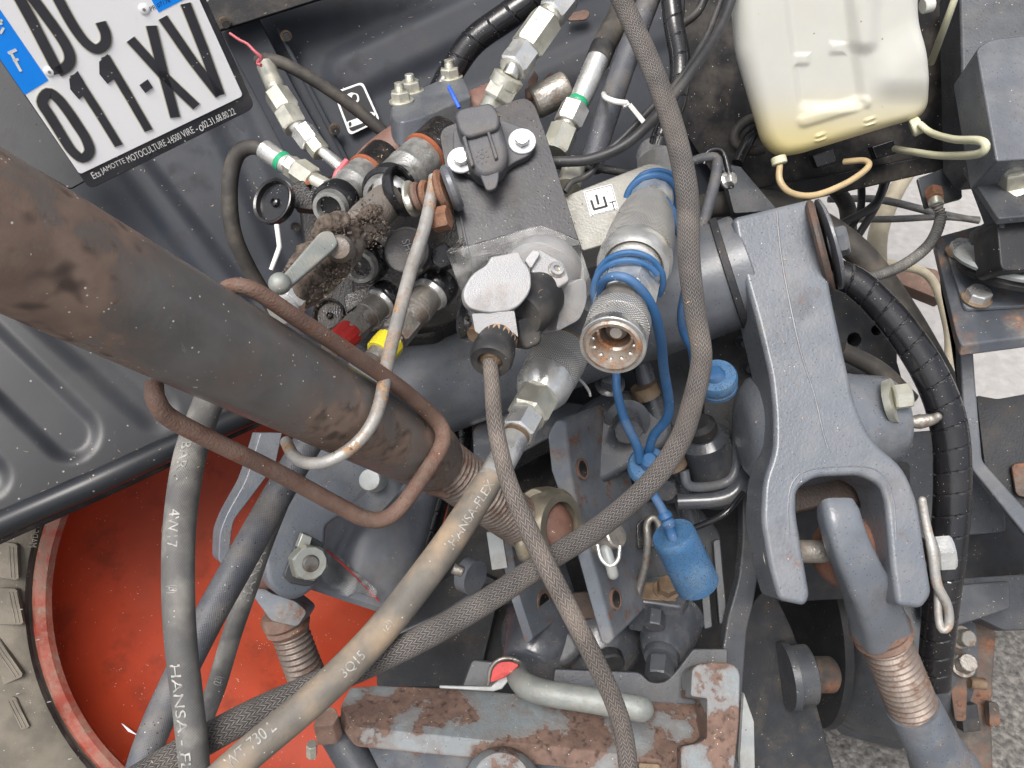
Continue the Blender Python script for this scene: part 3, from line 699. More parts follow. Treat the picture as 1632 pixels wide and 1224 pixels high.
slab('ledge', face(1000, 660, 1.10, .1, .75), [(960, 632), (1050, 640), (1072, 690), (1030, 715), (965, 720), (950, 690)], .08, grey_gloss, t, rnd=16, bevel=.008, bseg=3)
slab('casting_arm', face(980, 690, 1.05, .05, .35), [(884, 708, 10), (930, 640, 20), (985, 615, 24), (1052, 632, 24), (1076, 672, 20), (1068, 705, 16), (1030, 728, 16), (960, 770, 16), (916, 768, 16)], .05, grey_gloss, t, bevel=.009, bseg=4, n=5)
bolt((1000, 670, 1.05), (1001, 688, 1.015), 24, grey_gloss, t, 36)
bolt((972, 612, 1.04), (973, 598, 1.02), 17, grey_gloss, t, 24)
slab('cavity_shade', face(840, 750, 1.22, 0, .1), [(790, 720), (880, 700), (890, 800), (840, 790), (800, 800)], .01, black, t)  # flat black sheet painting the shade inside the cavity
slab('casting_rim', face(830, 690, 1.06, -.1, .5), [(752, 680), (790, 655), (905, 640), (960, 648), (900, 690), (870, 700), (790, 745), (755, 740)], .05, grey_gloss, t, rnd=14, bevel=.008, bseg=3)
cyl('pressure_cylinder', (1118, 690, 1.10), (1150, 790, 1.16), 42, grey_gloss, t, 32, .25)
cyl('cylinder_top', (1112, 672, 1.085), (1120, 694, 1.10), 26, grey_deep, t, 24, .3)
hose('oil_pipe', [(1020, 570, 1.06, 16), (1040, 640, 1.07, 17), (1062, 700, 1.08, 17), (1080, 760, 1.1, 17), (1100, 830, 1.12, 16)], grey_gloss, t)
hose('oil_pipe', [(1090, 750, 1.05, 8), (1100, 775, 1.05, 8), (1150, 772, 1.06, 8), (1172, 750, 1.06, 8), (1176, 690, 1.08, 8)], grey, t)
hose('oil_pipe', [(1080, 800, 1.06, 13), (1150, 795, 1.05, 13), (1180, 775, 1.05, 13), (1190, 740, 1.07, 13)], grey_gloss, t)
hose('breather_tube', [(1010, 870, 1.1, 4), (1080, 850, 1.05, 5), (1150, 822, 1.02, 5), (1185, 785, 1.03, 5)], gloss, t)
bolt((1066, 770, 1.10), (1060, 782, 1.075), 20, grey_gloss, t, 34)
slab('gear_cover', face(1060, 860, 1.13, .1, .3), [(1005, 800, 10), (1100, 790, 14), (1150, 850, 14), (1150, 930, 10), (1010, 930, 8)], .06, grey_dark, t, bevel=.008, bseg=3)
for k_, q in enumerate(((1118, 870), (1142, 862))):
    slab('cover_rib', face(q[0], 930, 1.09, -.2, .2), [(q[0]-6, q[1]), (q[0]+6, q[1]-4), (q[0]+18, q[1]+130), (q[0]+4, q[1]+134)], .03, grey_dark, t, rnd=4, bevel=.003)
slab('cross_bar', face(910, 965, 1.09, .05, .3), [(858, 948), (960, 940), (975, 985), (868, 990)], .03, rust_dark, t, rnd=5, bevel=.003)
for q in ((1028, 622, 16), (1070, 735, 16)):
    lat('pipe_clip', (q[0]-3, q[1]-8, 1.055), (q[0]+4, q[1]+10, 1.06), [(0, q[2]+4), (0, q[2]+6), (1, q[2]+6), (1, q[2]+4)], tan_m, t, 24)
slab('web_plate', face(690, 1020, 1.20, -.2, .1), [(600, 1000), (740, 900), (800, 930), (760, 1095), (600, 1095)], .02, grey_deep, t, rnd=6)
slab('curved_bracket', face(720, 950, 1.02, -.1, .6), [(598, 1020), (700, 975), (770, 930), (830, 915), (835, 945), (780, 962), (700, 1010), (612, 1060)], .03, grey_dark, t, rnd=8, bevel=.004)
lat('hose_clamp', (742, 915, 1.0), (758, 921, .99), [(0, 24), (0, 28), (1, 28), (1, 24)], grey, t, 24)
cyl('clamp_screw', (722, 905, .98), (738, 912, .98), 9, steel_dirty, t)
for pts in (((722, 640, 1.12, 17), (735, 700, 1.14, 17), (700, 790, 1.15, 18), (675, 880, 1.16, 18)), ((700, 640, 1.16, 12), (712, 720, 1.18, 12), (690, 780, 1.18, 12))):
    tag(hose('wrapped_loom', list(pts), gloss, None, helix=('wrap', .03, .001), seg=20), 'thick black wrapped loom running down between wheel and housing' if pts[0][0] == 722 else 'thinner black wrapped loom beside the red wheel gap', 'hose')

t = thing('cross_shaft', 'smooth grey painted rockshaft tube lying across the tractor', 'shaft', (900, 560, 1.06))
cyl('shaft_tube', (600, 640, 1.10), (1190, 428, .985), 88, grey, t, 48, .02)
lat('shaft_collar', (1158, 440, .99), (1170, 436, .987), [(0, 91), (.1, 94), (.9, 94), (1, 91)], grey_deep, t, 48)

# ------------------------------------------------------------------ right lift arm
RA = pl3((1240, 340, .93), (1400, 860, .86), (1180, 700, .885))
t = thing('lift_linkage', 'grey cast lift arm with forked end on the right', 'lift arm', (1300, 560, .93))
arm = slab('arm_casting', RA, [(1168, 346, 10), (1300, 314, 14), (1326, 470, 20), (1345, 560, 20), (1363, 640, 20), (1388, 700, 30), (1442, 745, 26), (1464, 800, 16), (1476, 880, 20), (1487, 948, 12), (1470, 970, 8), (1430, 966, 10), (1421, 900, 14), (1412, 800, 14), (1402, 772, 16), (1370, 757, 14), (1300, 760, 14), (1270, 780, 14), (1270, 820, 14), (1280, 880, 14), (1292, 950, 10), (1284, 966, 8), (1242, 957, 10), (1226, 900, 14), (1214, 830, 14), (1217, 765, 22), (1234, 720, 22), (1234, 660, 20), (1228, 600, 20), (1208, 515, 20), (1184, 430, 16)], .075, grey_arm, t, bevel=.011, bseg=5, n=5)
seam = [(1238, 338), (1244, 400), (1256, 470), (1276, 560), (1298, 630), (1312, 690), (1320, 716)]
q = [(RA.at(x, y, -.0004), .0015) for x, y in seam]
build('casting_seam', g_tube(spline(q, .004), 8), grey_arm, arm)
q = [(RA.at(x, y, -.0008), .0013) for x, y in [(1258, 860), (1256, 800), (1266, 765), (1295, 748), (1375, 744), (1408, 760), (1424, 800), (1428, 860)]]
build('fork_edge_line', g_tube(spline(q, .004), 8), grey_arm, arm)
cyl('end_washer', (1300, 395, .95), (1314, 391, .946), 76, frame_m, t, 48, .06)
cyl('end_cap', (1316, 391, .945), (1326, 388, .943), 74, grey, t, 48, .1)
bolt((1322, 389, .935), (1352, 382, .925), 24, grey, t, 28)
lat('lift_boss', (1182, 690, .985), (1424, 668, .985), [(0, 40), (.02, 66), (.08, 86), (.25, 98), (.6, 88), (.75, 78), (.96, 70), (1, 62)], grey_arm, t, 48)
hexn('boss_bolt', (1424, 634, .925), (1452, 630, .92), 21, zinc_y, t)
lat('boss_washer', (1414, 640, .935), (1426, 638, .93), [(0, 34), (1, 36)], zinc_y, t, 28)
slab('boss_tab', face(1432, 700, .95, .2, .1), [(1426, 670), (1450, 680), (1456, 712), (1436, 724), (1428, 715)], .01, tan_m, t, rnd=5)
hose('grease_nipple', [(1445, 672, .945, 8), (1465, 672, .94, 12), (1486, 668, .935, 9), (1494, 664, .93, 7)], steel_dirty, t, dome=True)
cyl('fork_pin', (1222, 878, .92), (1500, 882, .915), 18, steel_dirty, t)
slab('fork_root', face(1340, 790, .955, 0, .25), [(1255, 750), (1425, 745), (1430, 815, 12), (1345, 800, 30), (1258, 822, 12)], .03, rust_dark, t, bevel=.006)
slab('pin_head', face(1225, 880, .875, -.6, .1), [(1213, 822), (1228, 820), (1238, 930), (1232, 938), (1216, 890)], .015, zinc_y, t, rnd=5, bevel=.002)
hexn('castle_nut', (1488, 882, .885), (1518, 880, .88), 30, zinc, t)
cyl('pin_washer', (1478, 884, .89), (1490, 883, .888), 26, rust_m, t)
hose('lynch_clip', [(1470, 797, .865, 6), (1475, 830, .865, 6.5), (1486, 880, .86, 8), (1493, 930, .862, 8), (1510, 965, .865, 7), (1512, 995, .868, 7), (1502, 1004, .868, 6), (1496, 985, .87, 6), (1494, 935, .872, 6)], rod_m, t, dome=True)

t = thing('lift_rod', 'grey lift rod with rusty thread hanging from the right forked arm', 'lift rod', (1500, 1240, 1.02))
pb = P(1352, 880, .935); rb = m(58, .935)
build('ball', g_lathe(pb - RV*rb*.95, pb + RV*rb*.95, [(i/16, rb*math.sqrt(max(.02, 1-(2*i/16*.95-.95)**2))) for i in range(17)], 40), ball_m, t)
RP = pl3((1335, 820, .855), (1400, 980, .895), (1400, 820, .86))
hose('rod_eye', [(1331, 805, .872, 26.4), (1335, 818, .865, 29.7), (1348, 862, .865, 30.8), (1366, 905, .875, 33), (1386, 948, .90, 36.3), (1402, 1002, .95, 40.7)], grey_arm, t, seg=40, flat=.86, sq=4)
slab('rust_shim', face(1412, 870, .90, .5, 0), [(1402, 830), (1408, 826), (1420, 930), (1418, 942), (1408, 900)], .004, rust_m, t)
ax0, ax1 = (1398, 990, .955), (1456, 1130, 1.005)
def axp(k): return tuple(a + (b-a)*k for a, b in zip(ax0, ax1))
lat('lock_collar', axp(0), axp(.2), [(0, 38), (.1, 45), (.35, 47), (.5, 43), (.6, 42), (.8, 46), (1, 40)], rust_m, t, 40)
hose('thread', [axp(.15) + (37,), axp(.6) + (37,), axp(1.02) + (37,)], thread_m, t, seg=32, helix=('ring', .0092, .0020))
lat('rod_tube', axp(.96), (1560, 1330, 1.10), [(0, 34), (.0, 41), (.03, 42), (.3, 42), (.48, 52), (1, 60)], grey_rod, t, 40)

# ------------------------------------------------------------------ lower right: drawbar side, PTO guard
t = thing('power_take_off_guard', 'round dark grey guard low behind the right lift rod', 'guard', (1370, 1100, 1.4))
lat('guard_shell', (1300, 1000, 1.38), (1470, 1010, 1.40), [(0, 105), (.05, 122), (.3, 150), (.6, 158), (.9, 150), (1, 120)], grey_dark, t, 56)
slab('dark_gap_backing', face(1340, 860, 1.18, 0, .1), [(1235, 745), (1450, 735), (1455, 950), (1240, 960)], .03, grey_deep, t, rnd=10)  # dark backing added so the see-through gap by the fork turns dark
lat('guard_rim', (1285, 1010, 1.36), (1300, 1010, 1.36), [(0, 125), (.2, 138), (1, 140)], grey_deep, t, 56)
lat('guard_foot', (1330, 1120, 1.40), (1440, 1150, 1.42), [(0, 30), (.2, 44), (.9, 44), (1, 30)], grey_dark, t, 32)
t = thing('drawbar_plate', 'dark brown side plate of the drawbar frame at bottom right of centre', 'tractor part', (1260, 1200, 1.2))
slab('plate', face(1260, 1100, 1.17, .1, .15), [(1170, 1040), (1200, 960), (1228, 930), (1262, 1000), (1290, 1080), (1340, 1260), (1170, 1260)], .03, grey_deep, t, rnd=10, bevel=.004)
lat('bearing_boss', (1250, 1078, 1.15), (1292, 1074, 1.15), [(0, 52), (.25, 54), (.3, 46), (.95, 46), (1, 42)], grey_dark, t, 40)
cyl('rusty_shaft', (1288, 1075, 1.15), (1325, 1075, 1.16), 28, frame_m, t)
t = thing('curved_bar', 'long curved grey flat bar rising to the right lift arm', 'bar', (1170, 1090, 1.1))
slab('bar', face(1180, 950, 1.06, .1, .2), [(1183, 780), (1216, 780), (1214, 880), (1202, 960, 12), (1191, 1005, 12), (1187, 1060), (1183, 1120), (1146, 1120), (1150, 1050, 12), (1160, 985, 12), (1178, 920, 12), (1184, 860, 12)], .02, grey_dark, t, bevel=.003, n=4)
t = thing('thin_plate', 'thin pale steel plate standing edge-on beside the rusty hitch block', 'plate', (1190, 1220, 1.0))
slab('plate', face(1192, 1160, .98, .35, .1), [(1186, 1104), (1202, 1150), (1204, 1250), (1181, 1250), (1180, 1205)], .006, light_grey, t, bevel=.001)

# ------------------------------------------------------------------ lower link bracketry on the right
t = thing('stabiliser_bracket', 'rusty brown stabiliser bracket with zinc bolts low at the right edge', 'bracket', (1550, 1200, 1.3))
slab('upright', face(1560, 1110, 1.28, -.2, .1), [(1505, 960), (1560, 950), (1588, 1010), (1580, 1120), (1584, 1260), (1520, 1260), (1512, 1100)], .03, frame_m, t, rnd=8, bevel=.003)
slab('bracket_arm', face(1570, 960, 1.22, 0, .35), [(1475, 925), (1790, 905), (1790, 1000), (1600, 1005), (1560, 985), (1500, 1000)], .03, grey_dark, t, rnd=8, bevel=.004)
slab('block', face(1540, 945, 1.17, 0, .3), [(1490, 935), (1610, 925), (1612, 970), (1520, 1000), (1492, 985)], .05, grey_dark, t, rnd=6, bevel=.004)
slab('link_plate', face(1528, 1080, 1.22, -.3, 0), [(1512, 1030), (1535, 1035), (1542, 1100), (1540, 1150), (1522, 1150), (1514, 1090)], .012, frame_m, t, rnd=6)
bolt((1534, 1060, 1.215), (1544, 1056, 1.195), 15, steel_dirty, t, 19)
bolt((1530, 1015, 1.19), (1545, 1018, 1.17), 14, steel_dirty, t, 18)
cyl('cross_bolt', (1545, 1088, 1.22), (1570, 1090, 1.22), 9, tan_m, t)
slab('spacer_block', face(1545, 1155, 1.22, 0, .1), [(1532, 1125), (1558, 1122), (1564, 1165), (1536, 1168)], .02, grey_deep, t, rnd=3)
slab('tab', face(1588, 1140, 1.25, 0, .1), [(1576, 1118), (1592, 1122), (1596, 1155), (1578, 1160)], .012, frame_m, t, rnd=4)
t = thing('axle_bracket', 'broad dark axle bracket below the wrapped black hose', 'bracket', (1500, 820, 1.25))
slab('bracket_plate', face(1510, 800, 1.22, 0, .3), [(1425, 690), (1545, 680), (1600, 770), (1605, 848), (1470, 860), (1425, 800)], .03, grey_dark, t, rnd=8, bevel=.004)
slab('dark_gap_cover', face(1640, 850, 1.36, 0, .2), [(1540, 690), (1790, 700), (1790, 960), (1530, 960)], .06, grey_deep, t, rnd=12, bevel=.008)  # dark slab added to hide the pale ground in the gap
slab('bracket_body', face(1500, 930, 1.30, 0, .2), [(1420, 830), (1790, 800), (1790, 950), (1500, 960), (1420, 960)], .1, grey_deep, t, rnd=8, bevel=.006)

# ------------------------------------------------------------------ cab mount at the right edge
t = thing('cab_mount', 'dark grey cab mount with bolted plate and pale rubber washer at right edge', 'bracket', (1590, 700, 1.1))
slab('post', face(1580, 90, 1.00, -.2, .2), [(1528, -60), (1790, -60), (1790, 240), (1560, 262), (1536, 230)], .08, grey_dark, t, bevel=.004)
slab('post', face(1600, 150, .90, -.15, .25), [(1556, 76, 10), (1580, 62, 10), (1790, 38), (1790, 244), (1588, 257, 4)], .07, grey, t, bevel=.006, bseg=3)
slab('saddle', face(1590, 300, .93, -.1, .9), [(1536, 262, 6), (1600, 250), (1790, 240), (1790, 330), (1592, 348, 4)], .010, grey_dark, t, bevel=.003, bseg=3)
slab('saddle_side', pl3((1536, 266, .965), (1592, 350, .915), (1590, 425, .935)), [(1534, 266, 4), (1592, 348, 4), (1598, 430, 8), (1588, 428, 6), (1566, 350)], .006, grey_dark, t, bevel=.001)
slab('saddle_web', face(1625, 345, .925, 0, .2), [(1590, 340), (1790, 322), (1790, 345), (1592, 362)], .06, grey_dark, t, bevel=.002)
slab('rubber_block', face(1620, 385, .915, 0, .1), [(1588, 348, 12), (1790, 328, 4), (1790, 424, 4), (1596, 432, 12)], .05, rubber, t, bevel=.003, n=4)
bolt((1614, 290, .93), (1616, 266, .91), 23, zinc_y, t, 32)
c0 = P(1616, 418, .985); axu = W(.06, 1, .55).normalized()
build('pad_washer', g_lathe(c0, c0 + axu, [(-.004, m(86, .985)), (.0, m(88, .985)), (.004, m(84, .985))], 56), light_grey, t)
build('rubber_pad', g_lathe(c0 - axu*.018, c0 - axu*.018 + axu, [(.0, m(76, .985)), (.006, m(78, .985)), (.013, m(72, .985))], 48), rubber, t)
MP = Plane(P(1580, 460, 1.01), W(-.08, .9, 1))
slab('base_plate', MP, [(1488, 378, 8), (1560, 358, 4), (1800, 330), (1800, 515), (1532, 550, 6), (1524, 530)], .016, mat('chipped_mount_paint', (.060, .067, .080), .5, dust=.5, ds=16, rust=.30, rs=18, rcol=(.17, .09, .06), rcol2=(.24, .14, .09), speck=.6, bump=.3), t, dirn=W(.1, -1, -.5), bevel=.003)
slab('clamp_plate', MP, [(1508, 396, 6), (1560, 385), (1800, 360), (1800, 478), (1538, 492, 8)], .005, grey_chip, t, off=.006, bevel=.001)
for q in ((1531, 402), (1556, 476)):
    a = MP.at(q[0], q[1], .008); b = a + MP.n*.014; bolt(proj(a), proj(b), 19, zinc, t, 23, wm=tan_m)
slab('leg', face(1560, 640, 1.03, -.25, 0), [(1528, 545), (1551, 548), (1556, 620), (1566, 735, 8), (1790, 985), (1790, 1045), (1546, 745, 12), (1534, 640)], .02, grey, t, bevel=.003)
slab('bracket_wall', face(1510, 500, 1.06, -.9, 0), [(1490, 380), (1526, 545), (1545, 745), (1560, 760), (1530, 620), (1500, 470)], .006, grey_dark, t)
slab('bracket_wall', face(1600, 730, 1.10, -.2, .1), [(1556, 630), (1590, 636), (1790, 600), (1790, 990), (1570, 745)], .02, grey_deep, t, rnd=6)
slab('rust_patch_plate', face(1625, 790, 1.08, -.2, .1), [(1612, 740), (1790, 720), (1790, 820), (1620, 790)], .006, frame_m, t, rnd=8)

# ------------------------------------------------------------------ things seen through the gap on the right
t = thing('hose_bulkhead_bracket', 'small dark bracket with rusty pipe fitting under the reservoir', 'bracket', (1497, 310, 1.1))
BP = face(1497, 300, 1.08, -.1, .15)
slab('bracket_plate', BP, [(1462, 284, 4), (1530, 258, 4), (1534, 316, 4), (1475, 332, 4)], .006, grey_dark, t, bevel=.001)
hexn('rusty_fitting', (1488, 305, 1.065), (1491, 318, 1.05), 14, rust_org, t)
cyl('fitting_collar', (1490, 316, 1.055), (1493, 328, 1.05), 11, zinc_y, t)
tag(hose('corrugated_conduit', [(1493, 326, 1.05, 7.2), (1499, 348, 1.05, 7.92), (1482, 388, 1.04, 7.92), (1440, 422, 1.03, 7.92), (1385, 444, 1.02, 7.92)], hose_grey, None, seg=18, helix=('ring', .0042, .0009)), 'thin grey corrugated conduit curving down from the rusty fitting', 'conduit')
tag(hose('wrapped_hose', [(1322, 432, .965, 23.41), (1370, 455, .96, 24.02), (1428, 515, .955, 25.26), (1480, 592, .95, 26.49), (1510, 670, .95, 27.72), (1518, 760, .955, 27.72), (1512, 870, .965, 27.1), (1500, 960, .98, 26.49), (1488, 1090, 1.02, 24.64)], gloss, None, seg=32, helix=('wrap', .0275, .0014)), 'thick black spiral wrapped hose curving down beside the right lift arm', 'hose')
tag(hose('steering_pipe', [(1085, 335, 1.13, 19.2), (1160, 325, 1.14, 20), (1250, 330, 1.15, 20.8), (1360, 395, 1.15, 21.6), (1440, 500, 1.15, 22.4), (1520, 640, 1.15, 22.4)], hose_old, None), 'fat dark rubber pipe running behind the lift arm to the right', 'pipe')
for nm, lb, pts, mt in (
    ('brake_cable', 'upper of two thin grey cables crossing the concrete gap', [(1320, 318, 1.5, 5), (1400, 318, 1.5, 6), (1495, 340, 1.5, 6), (1560, 352, 1.5, 5)], hose_grey),
    ('brake_cable', 'lower of two thin grey cables crossing the concrete gap', [(1370, 350, 1.5, 5), (1430, 349, 1.5, 5.5), (1500, 346, 1.5, 5), (1560, 350, 1.5, 5)], hose_grey),
    ('cream_pipe', 'beige curved pipe seen through the gap below the reservoir', [(1452, 268, 1.6, 11), (1425, 310, 1.6, 13), (1400, 370, 1.6, 15), (1398, 440, 1.6, 16), (1410, 520, 1.6, 12)], cream),
    ('cream_pipe', 'thin cream pipe low in the gap beside the cab mount', [(1410, 420, 1.7, 8), (1480, 440, 1.7, 7), (1510, 520, 1.7, 7), (1512, 590, 1.7, 7)], cream),
    ('black_wire', 'black wire hanging nearest the lift arm bolt in the gap', [(1372, 268, 1.3, 6), (1372, 330, 1.3, 6), (1355, 365, 1.3, 6)], cable_m),
    ('black_wire', 'black wire curving across the other wires in the gap', [(1412, 280, 1.28, 6), (1395, 325, 1.28, 7), (1350, 352, 1.28, 6), (1325, 360, 1.28, 6)], cable_m),
    ('black_wire', 'black wire slanting down to the dark pipe in the gap', [(1418, 275, 1.29, 6), (1398, 325, 1.29, 6), (1362, 385, 1.29, 6)], cable_m),
    ('old_hose', 'worn brown hose stub above the end of the cross shaft', [(1330, 300, 1.35, 12), (1350, 330, 1.35, 13), (1352, 375, 1.35, 13)], hose_old)):
    tag(hose(nm, pts, mt), lb, nm.split('_')[-1])
tag(slab('brown_beam', face(1460, 450, 1.8, 0, .3), [(1410, 412), (1495, 430), (1505, 480), (1430, 450)], .04, rust_m, None, rnd=5), 'short brown beam seen through the gap on the right', 'beam')
t = thing('brake_housing', 'black oily housing with two bolt holes behind the lift arm', 'tractor part', (1380, 560, 1.25))
slab('housing_plate', face(1370, 530, 1.28, 0, .2), [(1315, 450), (1420, 455), (1425, 560), (1440, 610), (1400, 640), (1315, 600)], .05, grey_deep, t, rnd=14, bevel=.006, holes=[ell(1362, 541, 11), ell(1397, 526, 8)])
slab('backing', face(1370, 530, 1.36, 0, .2), [(1310, 450), (1430, 455), (1430, 640), (1315, 640)], .02, black, t)
hose('oil_pipe', [(1340, 558, 1.2, 14), (1400, 590, 1.2, 15), (1450, 640, 1.2, 16)], hose_old, t)
t = thing('p_clip', 'black cable clip with zinc bolt left of the reservoir tube', 'clip', (1150, 270, 1.02))
hose('strap', [(1122, 262, 1.0, 4), (1128, 242, 1.0, 4), (1150, 240, 1.0, 4), (1160, 268, 1.0, 5), (1165, 300, 1.0, 5)], gloss, t)
bolt((1156, 288, 1.0), (1170, 284, .99), 10, zinc, t, 13)
tag(hose('black_hose', [(1090, 262, 1.0, 6.6), (1120, 252, 1.0, 7.8), (1142, 254, 1.0, 8.4), (1140, 285, .99, 9), (1125, 340, .99, 9.6), (1105, 400, .99, 9.6), (1080, 440, 1.0, 9), (1040, 470, 1.02, 8.4)], hose_blue, None), 'dark rubber hose bending through the cable clip by the braided sleeve', 'hose')
tag(slab('bracket_arm', face(1180, 290, 1.08, 0, .2), [(1150, 260), (1180, 265), (1240, 335), (1170, 340)], .015, grey_dark, None, rnd=4), 'dark bracket arm behind the cable clip under the reservoir', 'bracket')
t = thing('grommet', 'worn rubber grommet ring on the black plate left of the reservoir', 'grommet', (1200, 215, 1.14))
hose('ring', [(1222, 192, 1.14, 7), (1196, 190, 1.14, 8), (1174, 208, 1.14, 8), (1172, 228, 1.14, 8), (1195, 240, 1.14, 8), (1218, 238, 1.14, 7)], hose_old, t)
hose('stub', [(1204, 208, 1.15, 9), (1192, 225, 1.13, 10), (1175, 260, 1.12, 9)], gloss, t)

# ------------------------------------------------------------------ reservoir
t = thing('washer_reservoir', 'milky white plastic reservoir with yellow stained bottom', 'reservoir', (1340, 230, 1.05))
TP = pl3((1330, 60, .93), (1450, 180, .985), (1230, 220, .99))
TP2 = TP
def moulded_tank():
    out = round_poly([(1170, -150), (1474, -160), (1474, 0, 10), (1474, 40, 16), (1484, 90, 20), (1489, 172, 26), (1476, 192, 14), (1280, 252, 14), (1245, 257, 14), (1222, 236, 16), (1206, 180, 14), (1180, 90, 16), (1172, 0, 10)], 0, 6)
    dense = []
    for i in range(len(out)):
        p, q = Vector(out[i]), Vector(out[(i+1) % len(out)]); n = max(1, int((q-p).length/4))
        dense += [p.lerp(q, j/n) for j in range(n)]
    ctr = Vector((1325, 60)); N_ = len(dense); g = G(); rings = 64; Rr = .022
    def box(x, y, x0, y0, x1, y1, s): return smoothstep(x0-s, x0+s, x)*(1-smoothstep(x1-s, x1+s, x))*smoothstep(y0-s, y0+s, y)*(1-smoothstep(y1-s, y1+s, y))
    for k in range(rings):
        t_ = (k/(rings-1))**1.6 * .985
        for p in dense:
            q = p.lerp(ctr, t_); x, y = q; w = TP.at(x, y); dist = (w - TP.at(p.x, p.y)).length
            h = 0 if dist >= Rr else -Rr + math.sqrt(max(0, Rr*Rr - (Rr-dist)**2))
            lean = (y - 60)*.13                                   # moulded features lean with the tank
            xx = x - lean
            h += -.007*box(xx, y, 1262, -200, 1362, 170, 9)         # long central recess
            h += .006*(1 - smoothstep(2, 30, seg_dist(x, y, 1384, -80, 1376, 62)))
            h += .007*smoothstep(-30, 40, (x - 1372)*.55 - (112 - y)*.8)*(1-smoothstep(120, 170, y))*smoothstep(1378, 1420, x)
            h += .003*(1 - smoothstep(3, 14, seg_dist(x, y, 1280, 193, 1378, 163)))
            for (ax_, ay_) in ((1280, 96), (1338, 78)): h += .0022*(1 - smoothstep(6, 14, max(abs(x-ax_)*.8, abs(y-ay_)*1.2)))
            for (ax_, ay_) in ((1307, 215), (1308, 223), (1386, 190), (1387, 198)): h += .0022*(1 - smoothstep(.8, 2.6, seg_dist(x, y, ax_-6, ay_+2, ax_+6, ay_-2)))
            g.v.append(w + TP.n*h)
    for k in range(rings-1):
        for i in range(N_):
            j = (i+1) % N_; g.f.append((k*N_+i, k*N_+j, (k+1)*N_+j, (k+1)*N_+i))
    g.f.append(tuple((rings-1)*N_+i for i in range(N_)))
    base = len(g.v)
    for dd, ins in ((.008, .03), (.03, .09), (.045, .16), (.05, .22)):
        for p in dense: q = p.lerp(ctr, ins); g.v.append(TP.at(q.x, q.y) - TP.n*(Rr + dd - .0))
    for k in range(4):
        o0 = 0 if k == 0 else base + (k-1)*N_; o1 = base + k*N_
        for i in range(N_): j = (i+1) % N_; g.f.append((o0+j, o0+i, o1+i, o1+j))
    g.f.append(tuple(reversed([base + 3*N_+i for i in range(N_)]))); g.uv = [None]*len(g.f)
    bm = bmesh.new(); vs = [bm.verts.new(v) for v in g.v]
    for f_ in g.f: bm.faces.new([vs[i] for i in f_])
    bmesh.ops.recalc_face_normals(bm, faces=bm.faces); bm.verts.index_update(); g.f = [tuple(v.index for v in f_.verts) for f_ in bm.faces]; g.uv = [None]*len(g.f); bm.free()
    return build('tank_body', g, tank_m, t, 70)
tank = moulded_tank()
cyl('outlet', (1240, 250, .99), (1243, 262, .99), 12, clear_tube, t)
cyl('outlet', (1452, 205, 1.0), (1468, 198, .995), 14, clear_tube, t)
cyl('filler_lug', (1470, 10, .96), (1486, 6, .96), 12, tank_m, t)
tag(hose('drain_tube', [(1243, 258, .99, 4.92), (1243, 288, .985, 5.33), (1262, 308, .985, 5.33), (1300, 311, .99, 5.33), (1350, 291, 1.0, 4.92), (1383, 267, 1.01, 4.92), (1378, 256, 1.02, 4.92), (1345, 258, 1.04, 4.92)], tan_tube), 'brown stained clear tube looping under the left end of the reservoir', 'tube')
tag(hose('drain_tube', [(1466, 198, .985, 5.1), (1485, 212, .97, 5.52), (1520, 222, .90, 5.95), (1560, 224, .85, 6.8), (1571, 234, .84, 6.8), (1555, 246, .86, 6.8), (1500, 248, .94, 5.95), (1455, 242, 1.01, 5.52), (1426, 237, 1.06, 5.1)], clear_tube), 'pale clear tube looping out from the right end of the reservoir', 'tube')
tag(hose('vent_tube', [(1535, -40, .95, 5.44), (1510, 30, .98, 5.44), (1484, 100, 1.06, 5.44)], clear_tube), 'pale straight tube rising at the right side of the reservoir', 'tube')
# ------------------------------------------------------------------ top link
def ldep(x): return 1 / (2.70 - 1.50 * (x + 60) / 780)
LA, LB = (-150, 300), (705, 738)
def lpt(k): 
    x = LA[0] + (LB[0]-LA[0])*k; return (x, 385 + (x)*(738-385)/705, ldep(x))
t = thing('top_link', 'weathered brown black top link tube with screw thread and rusty bail', 'top link', (830, 840, .92))
A, B = P(-130, 303, ldep(-130)), P(690, 731, ldep(690))
RL = .0368
build('link_tube', g_lathe(A, B, [(0, RL), (.3, RL), (.7, RL*.98), (.9, RL*.97), (.985, RL*.96), (1, RL*.90)], 64), link_m, t)
ax = (B - A).normalized(); r2 = m(38, .90)
E1 = B + ax*.001; E2 = P(852, 848, .93)
lb = build('lock_block', g_lathe(B - ax*.002, B + ax*.03, [(0, RL*.86), (.1, RL*.86), (.3, RL*.78), (.5, r2*1.02)], 32), rust_m, t)
th = spline([(B + ax*.010, r2), ((B + E2)/2, r2), (E2, r2*.98)], .0062/12)
build('thread', g_tube(th, 40, ('ring', .0062, .0016)), thread_m, t, 25)
slab('locking_lug', face(690, 765, .80, .2, .2), [(655, 742, 4), (690, 746), (722, 778, 6), (716, 795, 6), (680, 785)], .02, rust_m, t, bevel=.003)
bail = [(352, 468, .53, 9.23), (362, 458, .515, 12.07), (385, 456, .512, 13.48), (415, 468, .52, 13.84), (470, 505, .545, 13.84), (560, 564, .60, 13.48), (640, 620, .665, 12.78), (690, 664, .71, 12.78), (706, 690, .72, 13.14), (700, 718, .72, 12.78), (672, 762, .71, 12.78), (640, 806, .70, 12.78), (612, 827, .69, 13.14), (580, 826, .68, 13.48), (540, 806, .66, 13.48), (440, 752, .60, 14.2), (330, 698, .54, 14.91), (268, 664, .51, 15.62), (248, 636, .50, 15.62), (246, 612, .505, 14.2)]
hose('bail', bail, rust_m, t, seg=22)
eye_c = P(872, 838, .925); en = W(.75, .05, .65).normalized()
